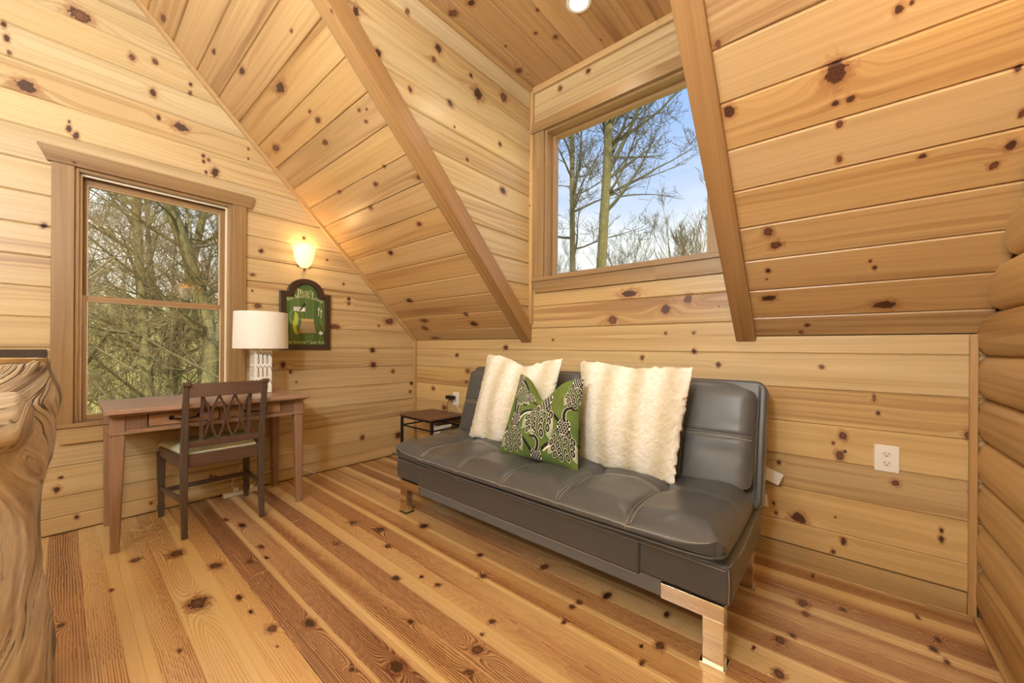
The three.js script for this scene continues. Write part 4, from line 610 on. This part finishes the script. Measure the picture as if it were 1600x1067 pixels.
// ------------------------------------------------------------------ log railing at the left
{
  const W = 512, H = 1024, px = new Uint8Array(W * H * 4), bp = new Uint8Array(W * H * 4);
  for (let j = 0; j < H; j++) for (let i = 0; i < W; i++) { const o = (j * W + i) * 4, mi = Math.abs(i - W / 2), wv = noise(mi * .02 + 20, j * .012) * 2.4, n = noise(mi * .055 + wv, j * .006 + 40), m = noise(mi * .16 + wv * 2 + 70, j * .014), fine = noise(i * .9, j * .07), patch = noise(mi * .02 + 5, j * .01);
    const t = clamp(.45 * n + .35 * m + .2 * fine), p = clamp((patch - .35) * 2.4); const A = [214, 202, 180], C = [156, 134, 110], G = [192, 184, 174]; const rid = noise(mi * .11 + wv * 1.5 + 33, j * .009 + 7), crack = clamp((1 - Math.abs(rid * 2 - 1) - .9) * 12) * clamp((noise(mi * .03, j * .006 + 60) - .35) * 4), sp = clamp((noise(mi * .4 + 9, j * .22) - .78) * 6); for (let q = 0; q < 3; q++) { const b = A[q] + (C[q] - A[q]) * clamp(1.35 - t * 2); let col = b * .5 + (b + (G[q] - b) * p) * .5; col += ([84, 62, 46][q] - col) * Math.min(.8, crack * .75); px[o + q] = clamp(col, 0, 255); bp[o + q] = 255 * clamp(.5 * n + .4 * m + .1 - .6 * crack); } px[o + 3] = bp[o + 3] = 255; }
  const map = dataTex(W, H, px), bump = dataTex(W, H, bp, true, false), bark = new THREE.MeshPhysicalMaterial({ map, bumpMap: bump, bumpScale: .008, roughness: .55 }), peeled = new THREE.MeshPhysicalMaterial({ map, bumpMap: bump, bumpScale: .003, roughness: .5, color: 0xf2f4f6 });
  const logGeo = (pts, rad, seg, n, s) => { const P = pts.map((p) => V(...p)), cv = new THREE.CatmullRomCurve3(P), secs = []; for (let k = 0; k <= seg; k++) { const t = k / seg, c = cv.getPoint(t), tg = cv.getTangent(t), a = (Math.abs(tg.y) > .7 ? V(1, 0, 0) : V(0, 1, 0)), e = V(0, 0, 0).crossVectors(tg, a).normalize(), f = V(0, 0, 0).crossVectors(tg, e), R = rad(t), sec = [];
      for (let i = 0; i < n; i++) { const th = i / n * Math.PI * 2, q = R * (1 + .10 * (noise(Math.cos(th) * 1.6 + s, t * 5 + Math.sin(th) * 1.6) - .5) + .06 * (noise(Math.cos(th) * 6 + s * 3, t * 14 + Math.sin(th) * 6) - .5)); sec.push(c.clone().addScaledVector(e, Math.cos(th) * q).addScaledVector(f, Math.sin(th) * q)); } secs.push(sec); }
    const g = loft(secs, { crease: .9 }); const uv = g.attributes.uv, p = g.attributes.position; for (let i = 0; i < p.count; i++) { const u = uv.getY(i) / (2 * Math.PI * rad(.5)); uv.setXY(i, u, uv.getX(i) * .9); } return g; };
  const at = [1.47, 2.495], o = thing('log_railing', 'rough peeled-log stair railing with thick post at the left edge', 'railing', [at[0], 0, at[1]]);
  part('post', logGeo([[0, 0, 0], [.01, .3, -.004], [-.006, .62, .004], [0, .8, -.006], [0, 1.006, 0]], (t) => .142 + .012 * Math.sin(t * 9 + 1) + .016 * Math.exp(-(((t - .86) / .06) ** 2)) - (t > .985 ? .006 : 0), 60, 40, 2), bark, o);
  { const c = []; for (let k = 0; k < 2; k++) { const s = []; for (let i = 0; i < 40; i++) { const th = i / 40 * Math.PI * 2, r = .139 + .006 * Math.sin(th * 3 + 1) - k * .004; s.push(V(Math.cos(th) * r, .999 + k * .010, Math.sin(th) * r)); } c.push(s); } const g = loft(c, { crease: .5 }); const p = g.attributes.position, uv = g.attributes.uv; for (let i = 0; i < p.count; i++) uv.setXY(i, p.getX(i) + .5, p.getZ(i) * .3 + .25); part('sawn_top', g, M.rough, o, 'flat sawn post top'); }
  part('handrail', logGeo([[.165, .85, -.122], [.17, .85, .1], [.18, .85, .5], [.17, .845, 1.4]], (t) => .070 * Math.sqrt(Math.min(1, .12 + t / .045)) + .006 * Math.sin(t * 8), 110, 28, 5), peeled, o);
  for (let k = 0; k < 4; k++) part('baluster', logGeo([[.175, .02, .085 + k * .2], [.165 + .02 * (k % 2), .4, .10 + k * .2], [.175, .80, .09 + k * .2]], (t) => .043 - .008 * t + .005 * Math.sin(t * 12 + k), 26, 18, 9 + k), bark, o);
  part('bottom_rail', logGeo([[.17, .06, -.02], [.175, .065, .5], [.17, .06, 1.4]], () => .05, 24, 16, 17), bark, o);
}
// dark weathered plank end fixed on the gable wall behind the post
single('weathered_plank', 'dark weathered plank on the gable wall behind the log post', 'plank', box(XL, XL + .02, .955, 1.022, 2.385, 2.56, .002), new THREE.MeshStandardMaterial({ color: 0x4b3f36, roughness: .9 }));

// ------------------------------------------------------------------ the woods outside
{
  const g = new THREE.PlaneGeometry(160, 160, 80, 80); g.rotateX(-Math.PI / 2); const p = g.attributes.position;
  const ground = (x, z) => -3.3 + clamp((-x - 9) / 34) ** 1.2 * 4.6 + 1.2 * (noise(x * .09 + 20, z * .09 + 30) - .5);
  for (let i = 0; i < p.count; i++) p.setY(i, ground(p.getX(i), p.getZ(i))); g.computeVertexNormals();
  const px = new Uint8Array(256 * 256 * 4); for (let j = 0; j < 256; j++) for (let i = 0; i < 256; i++) { const n = .5 * noise(i * .3, j * .3) + .5 * noise(i * .9, j * .9), o = (j * 256 + i) * 4; px[o] = 136 + 70 * n; px[o + 1] = 132 + 62 * n; px[o + 2] = 74 + 44 * n; px[o + 3] = 255; }
  const t = dataTex(256, 256, px); t.repeat.set(40, 40); const m = part('ground', g, new THREE.MeshStandardMaterial({ map: t, roughness: 1 }), scene); m.userData = { label: 'leaf-littered olive woodland slope outside', category: 'ground', kind: 'structure' };

  const barkMap = (a, b) => { const q = new Uint8Array(128 * 512 * 4); for (let j = 0; j < 512; j++) for (let i = 0; i < 128; i++) { const n = .5 * noise(i * .35, j * .05) + .5 * noise(i * .9, j * .22), o = (j * 128 + i) * 4; for (let c = 0; c < 3; c++) q[o + c] = a[c] + (b[c] - a[c]) * n; q[o + 3] = 255; } return dataTex(128, 512, q); };
  const mossy = new THREE.MeshStandardMaterial({ map: barkMap([66, 64, 42], [142, 136, 92]), roughness: 1 }), twig = new THREE.MeshStandardMaterial({ map: barkMap([70, 66, 46], [136, 128, 92]), roughness: 1 }), greyTwig = new THREE.MeshStandardMaterial({ map: barkMap([54, 58, 46], [92, 98, 76]), roughness: 1 }), trunkBark = new THREE.MeshStandardMaterial({ map: barkMap([58, 58, 36], [118, 116, 74]), roughness: 1 }), paleTwig = new THREE.MeshStandardMaterial({ map: barkMap([140, 134, 92], [206, 200, 150]), roughness: 1 });
  class Tubes { constructor() { this.pos = []; this.nor = []; this.uv = []; this.idx = []; }
    add(pts, rad, n) { const base = this.pos.length / 3; let e = V(0, 0, 1); for (let k = 0; k < pts.length; k++) { const t = V(0, 0, 0).subVectors(pts[Math.min(k + 1, pts.length - 1)], pts[Math.max(0, k - 1)]).normalize(); e = e.addScaledVector(t, -e.dot(t)); if (e.lengthSq() < .01) e = V(1, .3, .2).addScaledVector(t, -V(1, .3, .2).dot(t)); e.normalize(); const f = V(0, 0, 0).crossVectors(t, e);
        for (let i = 0; i <= n; i++) { const a = i / n * Math.PI * 2, c = Math.cos(a), s = Math.sin(a), d = V(e.x * c + f.x * s, e.y * c + f.y * s, e.z * c + f.z * s); this.pos.push(pts[k].x + d.x * rad[k], pts[k].y + d.y * rad[k], pts[k].z + d.z * rad[k]); this.nor.push(d.x, d.y, d.z); this.uv.push(i / n, k * .3 + base * .01); } }
      const w = n + 1; for (let k = 0; k + 1 < pts.length; k++) for (let i = 0; i < n; i++) { const a = base + k * w + i; this.idx.push(a, a + 1, a + w, a + 1, a + w + 1, a + w); } }
    geo() { const g = new THREE.BufferGeometry(); g.setAttribute('position', new THREE.Float32BufferAttribute(this.pos, 3)); g.setAttribute('normal', new THREE.Float32BufferAttribute(this.nor, 3)); g.setAttribute('uv', new THREE.Float32BufferAttribute(this.uv, 2)); g.setIndex(this.idx); return g; } }
  function grow(T, p, dir, len, r, depth, o) { // one branch and its children
    const n = depth > 2 ? 6 : depth > 1 ? 5 : 4, pts = [p.clone()], rad = [r], d = dir.clone(), q = p.clone(), step = len / n, dirs = [d.clone()];
    for (let k = 1; k <= n; k++) { d.add(V(rr(-1, 1), rr(-.8, 1), rr(-1, 1)).multiplyScalar(o.bend)); d.y += o.lift; d.normalize(); q.addScaledVector(d, step); pts.push(q.clone()); dirs.push(d.clone()); rad.push(Math.max(o.tip, r * (1 - k / n * .82))); }
    T.add(pts, rad, depth > 2 ? 6 : depth > 1 ? 5 : 3);
    if (depth <= 0) return; const m = Math.round(o.kids[depth] ?? 3);
    for (let i = 0; i < m; i++) { const t = rr(.22, 1), k = Math.min(n - 1, Math.floor(t * n)), a = pts[k].clone().lerp(pts[k + 1], t * n - k), s = V(rr(-1, 1), rr(-.25, .7), rr(-1, 1)).normalize(), nd = dirs[k].clone().multiplyScalar(o.fwd).add(s).normalize(); grow(T, a, nd, len * rr(.42, .72) * (1.12 - .5 * t), rad[k] * rr(.4, .6), depth - 1, o); }
  }
  const DEF = { bend: .13, lift: .03, tip: .004, kids: { 3: 6, 2: 6, 1: 4 }, fwd: .8 };
  function tree(name, label, base, line, r0, r1, s, o = {}, mats = [mossy, twig], group) { // line: trunk points relative to the base
    seed(s); const O = { ...DEF, ...o }, t = thing(name, label, 'tree', base, 0, group), cv = new THREE.CatmullRomCurve3(line.map((p) => V(...p))), N = 22, pts = cv.getPoints(N), rad = pts.map((_, k) => r0 + (r1 - r0) * (k / N)), T = new Tubes(), B = new Tubes();
    T.add(pts, rad, 9); part('trunk', T.geo(), mats[0], t);
    const nb = O.n ?? 12; for (let i = 0; i < nb; i++) { const f = rr(O.from ?? .3, 1), k = Math.min(N - 1, Math.floor(f * N)), dir = V(rr(-1, 1), rr(.05, .9), rr(-1, 1)).normalize(); if (O.side) dir.add(V(...O.side)).normalize(); grow(B, pts[k].clone(), dir, (O.len ?? 2.6) * rr(.6, 1.2), rad[k] * rr(.3, .5), O.depth ?? 3, O); }
    for (const b of O.limbs ?? []) { const c2 = new THREE.CatmullRomCurve3(b.p.map((q) => V(...q))), P = c2.getPoints(12), R = P.map((_, k) => b.r * (1 - k / 12 * .7)); B.add(P, R, 6); for (let i = 0; i < (b.n ?? 8); i++) { const k = Math.floor(rr(2, 12)); grow(B, P[k].clone(), V(rr(-1, 1), rr(-.5, .9), rr(-1, 1)).normalize(), b.l ?? 1.2, R[k] * .5, b.depth ?? 2, O); } }
    part('branches', B.geo(), mats[1], t); return t;
  }
  // seen through the dormer window: two moss-green trunks against the sky
  const gy = (x, z) => ground(x, z) - .1;
  tree('bare_tree', 'thick bare tree trunk forking at its top, right one through the dormer window', [-1.5, gy(-1.5, -6.9), -6.9], [[-.25, 0, .1], [-.12, 5, .05], [0, 7.6, 0], [.12, 10, 0], [.1, 13, 0]], .16, .09, 101, { n: 13, from: .52, len: 2.5, side: [.7, .3, -.5], tip: .005, limbs: [{ p: [[.08, 9, 0], [.7, 10.4, -.3], [1.3, 12, -.5]], r: .07, l: 1.4 }] }, [trunkBark, greyTwig]);
  tree('bare_tree', 'slimmer bare tree trunk, left one through the dormer window', [-3.7, gy(-3.7, -9.0), -9.0], [[.1, 0, 0], [0, 6, 0], [-.05, 9, 0], [-.1, 13.5, 0]], .13, .07, 102, { n: 14, from: .5, len: 2.2, tip: .005, limbs: [{ p: [[-.05, 9.6, 0], [.25, 11, 0], [.3, 14, .1]], r: .055, l: 1.2 }] }, [trunkBark, greyTwig]);
  const crown = []; const crownAt = [[-4.5, -23, 13.2], [-1.0, -22, 13.8], [1.5, -21, 13.0], [-8, -22, 12], [3.4, -20, 12.4], [-12, -21, 11.5], [5.5, -22, 12.6], [-6.2, -19.5, 11.2], [0.2, -25, 14.4], [-2.8, -20, 12.2]];
  crownAt.forEach(([x, z, h], i) => { tree('distant_tree', 'distant bare treetop in the row low behind the dormer window', [x, gy(x, z), z], [[0, 0, 0], [rr(-.2, .2), h * .45, 0], [rr(-.4, .4), h * .72, 0]], .17, .07, 200 + i, { n: 14, from: .5, len: h * .30, depth: 3, lift: .10, bend: .12, tip: .007, kids: { 3: 5, 2: 4, 1: 3 }, fwd: 1.5, side: [0, .9, 0] }, [greyTwig, greyTwig], 'distant treetops behind the dormer window'); });

  // seen through the gable window
  tree('bare_tree', 'mossy bare tree with straight trunk left of centre in the gable window', [-9.0, gy(-9, 1.0), 1.0], [[0, 0, 0], [.05, 3, .02], [0, 5.2, .12], [.1, 9, .34]], .14, .07, 301, { n: 26, from: .2, len: 2.7 });
  tree('bare_tree', 'mossy bare tree that forks midway in the gable window', [-10.2, gy(-10.2, .45), .45], [[0, 0, 0], [0, 3.6, .0], [0, 5, -.12], [.2, 9.5, -.75]], .15, .08, 302, { n: 24, from: .25, len: 2.5, limbs: [{ p: [[0, 4.6, -.02], [.1, 6, .35], [.3, 9, .6]], r: .10, l: 1.6, n: 10 }] });
  tree('leaning_tree', 'thick mossy tree leaning left at the right of the gable window', [-6.4, gy(-6.4, .32), .32], [[0, 0, .18], [0, 3.4, .12], [0, 4.6, .08], [0, 6.2, .42], [0, 9, 1.3]], .15, .09, 303, { n: 16, from: .35, len: 2.0, limbs: [{ p: [[0, 4.2, .1], [.05, 5.2, -.12], [.2, 7.6, -.3]], r: .09, l: 1.3, n: 8 }] });
  tree('young_tree', 'slender pale tree at the left side of the gable window', [-11, gy(-11, 2.05), 2.05], [[0, 0, 0], [0, 4, .02], [.1, 9, -.1]], .075, .04, 304, { n: 26, from: .2, len: 2.0 });
  // a near tree beyond the window frame that reaches across the lower pane
  tree('near_tree', 'bare tree just outside whose long branch crosses the lower pane', [-2.9, gy(-2.9, -.9), -.9], [[0, 0, 0], [0, 3, .04], [-.05, 7, 0]], .10, .05, 305, { n: 5, from: .6, len: 1.4, limbs: [{ p: [[0, 2.75, .05], [.1, 3.1, .75], [.05, 3.33, 1.35], [.05, 3.72, 1.9], [.0, 4.18, 2.55], [.05, 4.65, 3.1]], r: .022, l: .75, n: 14, depth: 2 }], tip: .0022 }, [mossy, twig]);
  tree('near_tree', 'bare tree just outside with drooping branches over the upper pane', [-4.6, gy(-4.6, 3.4), 3.4], [[0, 0, 0], [0, 4, 0], [.1, 8, .1]], .11, .06, 306, { n: 9, from: .5, len: 2.4, side: [0, .1, -1.4], tip: .003 }, [mossy, twig]);
  seed(640); for (let i = 0; i < 16; i++) { const x = -13 - i * 1.15 + rr(-.5, .5), z = 2.6 - ((i * 5) % 16) * .62 * (1 + i * .05) + rr(-.3, .3), h = rr(8, 11); const s0 = seedState; tree('woodland_tree', 'slender bare tree standing in the woods beyond the gable window', [x, gy(x, z), z], [[0, 0, 0], [rr(-.2, .2), h * .4, rr(-.2, .2)], [rr(-.5, .5), h, rr(-.6, .6)]], rr(.06, .13), .03, 400 + i, { n: 20, from: .15, len: 2.3, depth: 3, kids: { 3: 5, 2: 4, 1: 3 }, tip: .006 }, i % 3 ? [mossy, twig] : [mossy, paleTwig], 'slender trees beyond the gable window'); seed(s0 + 17 + i); }
  // undergrowth: uncountable saplings and brush on the slope
  const U = [new Tubes(), new Tubes(), new Tubes()]; seed(808);
  for (let i = 0; i < 5200; i++) { const x = -9 - Math.pow(rnd(), .8) * 30, z = rr(-9 - (-x) * .18, 6 + (-x) * .08), y = gy(x, z), h = rr(1.6, 5.2) + (-x - 9) * .03, p = [], r = [], a = rr(-.25, .25), b = rr(-.25, .25), r0 = rr(.006, .02) * (1 + (-x) * .02); for (let k = 0; k <= 4; k++) { p.push(V(x + a * k * h * .12 + rr(-.07, .07), y + h * k / 4, z + b * k * h * .14 + rr(-.09, .09))); r.push(r0 * (1 - k * .2)); } const T = U[i % 3]; T.add(p, r, 3);
    for (let c = 0; c < 4; c++) { const k = 1 + Math.floor(rnd() * 3), q0 = p[k], d = V(rr(-1, 1), rr(-.3, .9), rr(-1, 1)).normalize(), l = rr(.4, 1.5); T.add([q0, q0.clone().addScaledVector(d, l * .5).add(V(0, rr(-.06, .1), 0)), q0.clone().addScaledVector(d, l)], [r0 * .5, r0 * .35, r0 * .2], 3); } }
  const brush = thing('undergrowth', 'tangle of olive brush and saplings filling the slope in the gable window', 'undergrowth'); brush.userData.kind = 'stuff';
  const olive = new THREE.MeshStandardMaterial({ map: barkMap([140, 138, 78], [200, 196, 126]), roughness: 1 }), straw = new THREE.MeshStandardMaterial({ map: barkMap([176, 170, 114], [224, 216, 160]), roughness: 1 }), deep = new THREE.MeshStandardMaterial({ map: barkMap([86, 88, 48], [138, 138, 84]), roughness: 1 });
  [['olive_stems', olive], ['straw_stems', straw], ['dark_stems', deep]].forEach(([n, mt], i) => { part(n, U[i].geo(), mt, brush).userData.kind = 'stuff'; });
}
scene.traverse((o) => { if (o.isMesh) { o.castShadow = true; o.receiveShadow = true; } });
renderer.render(scene, camera);
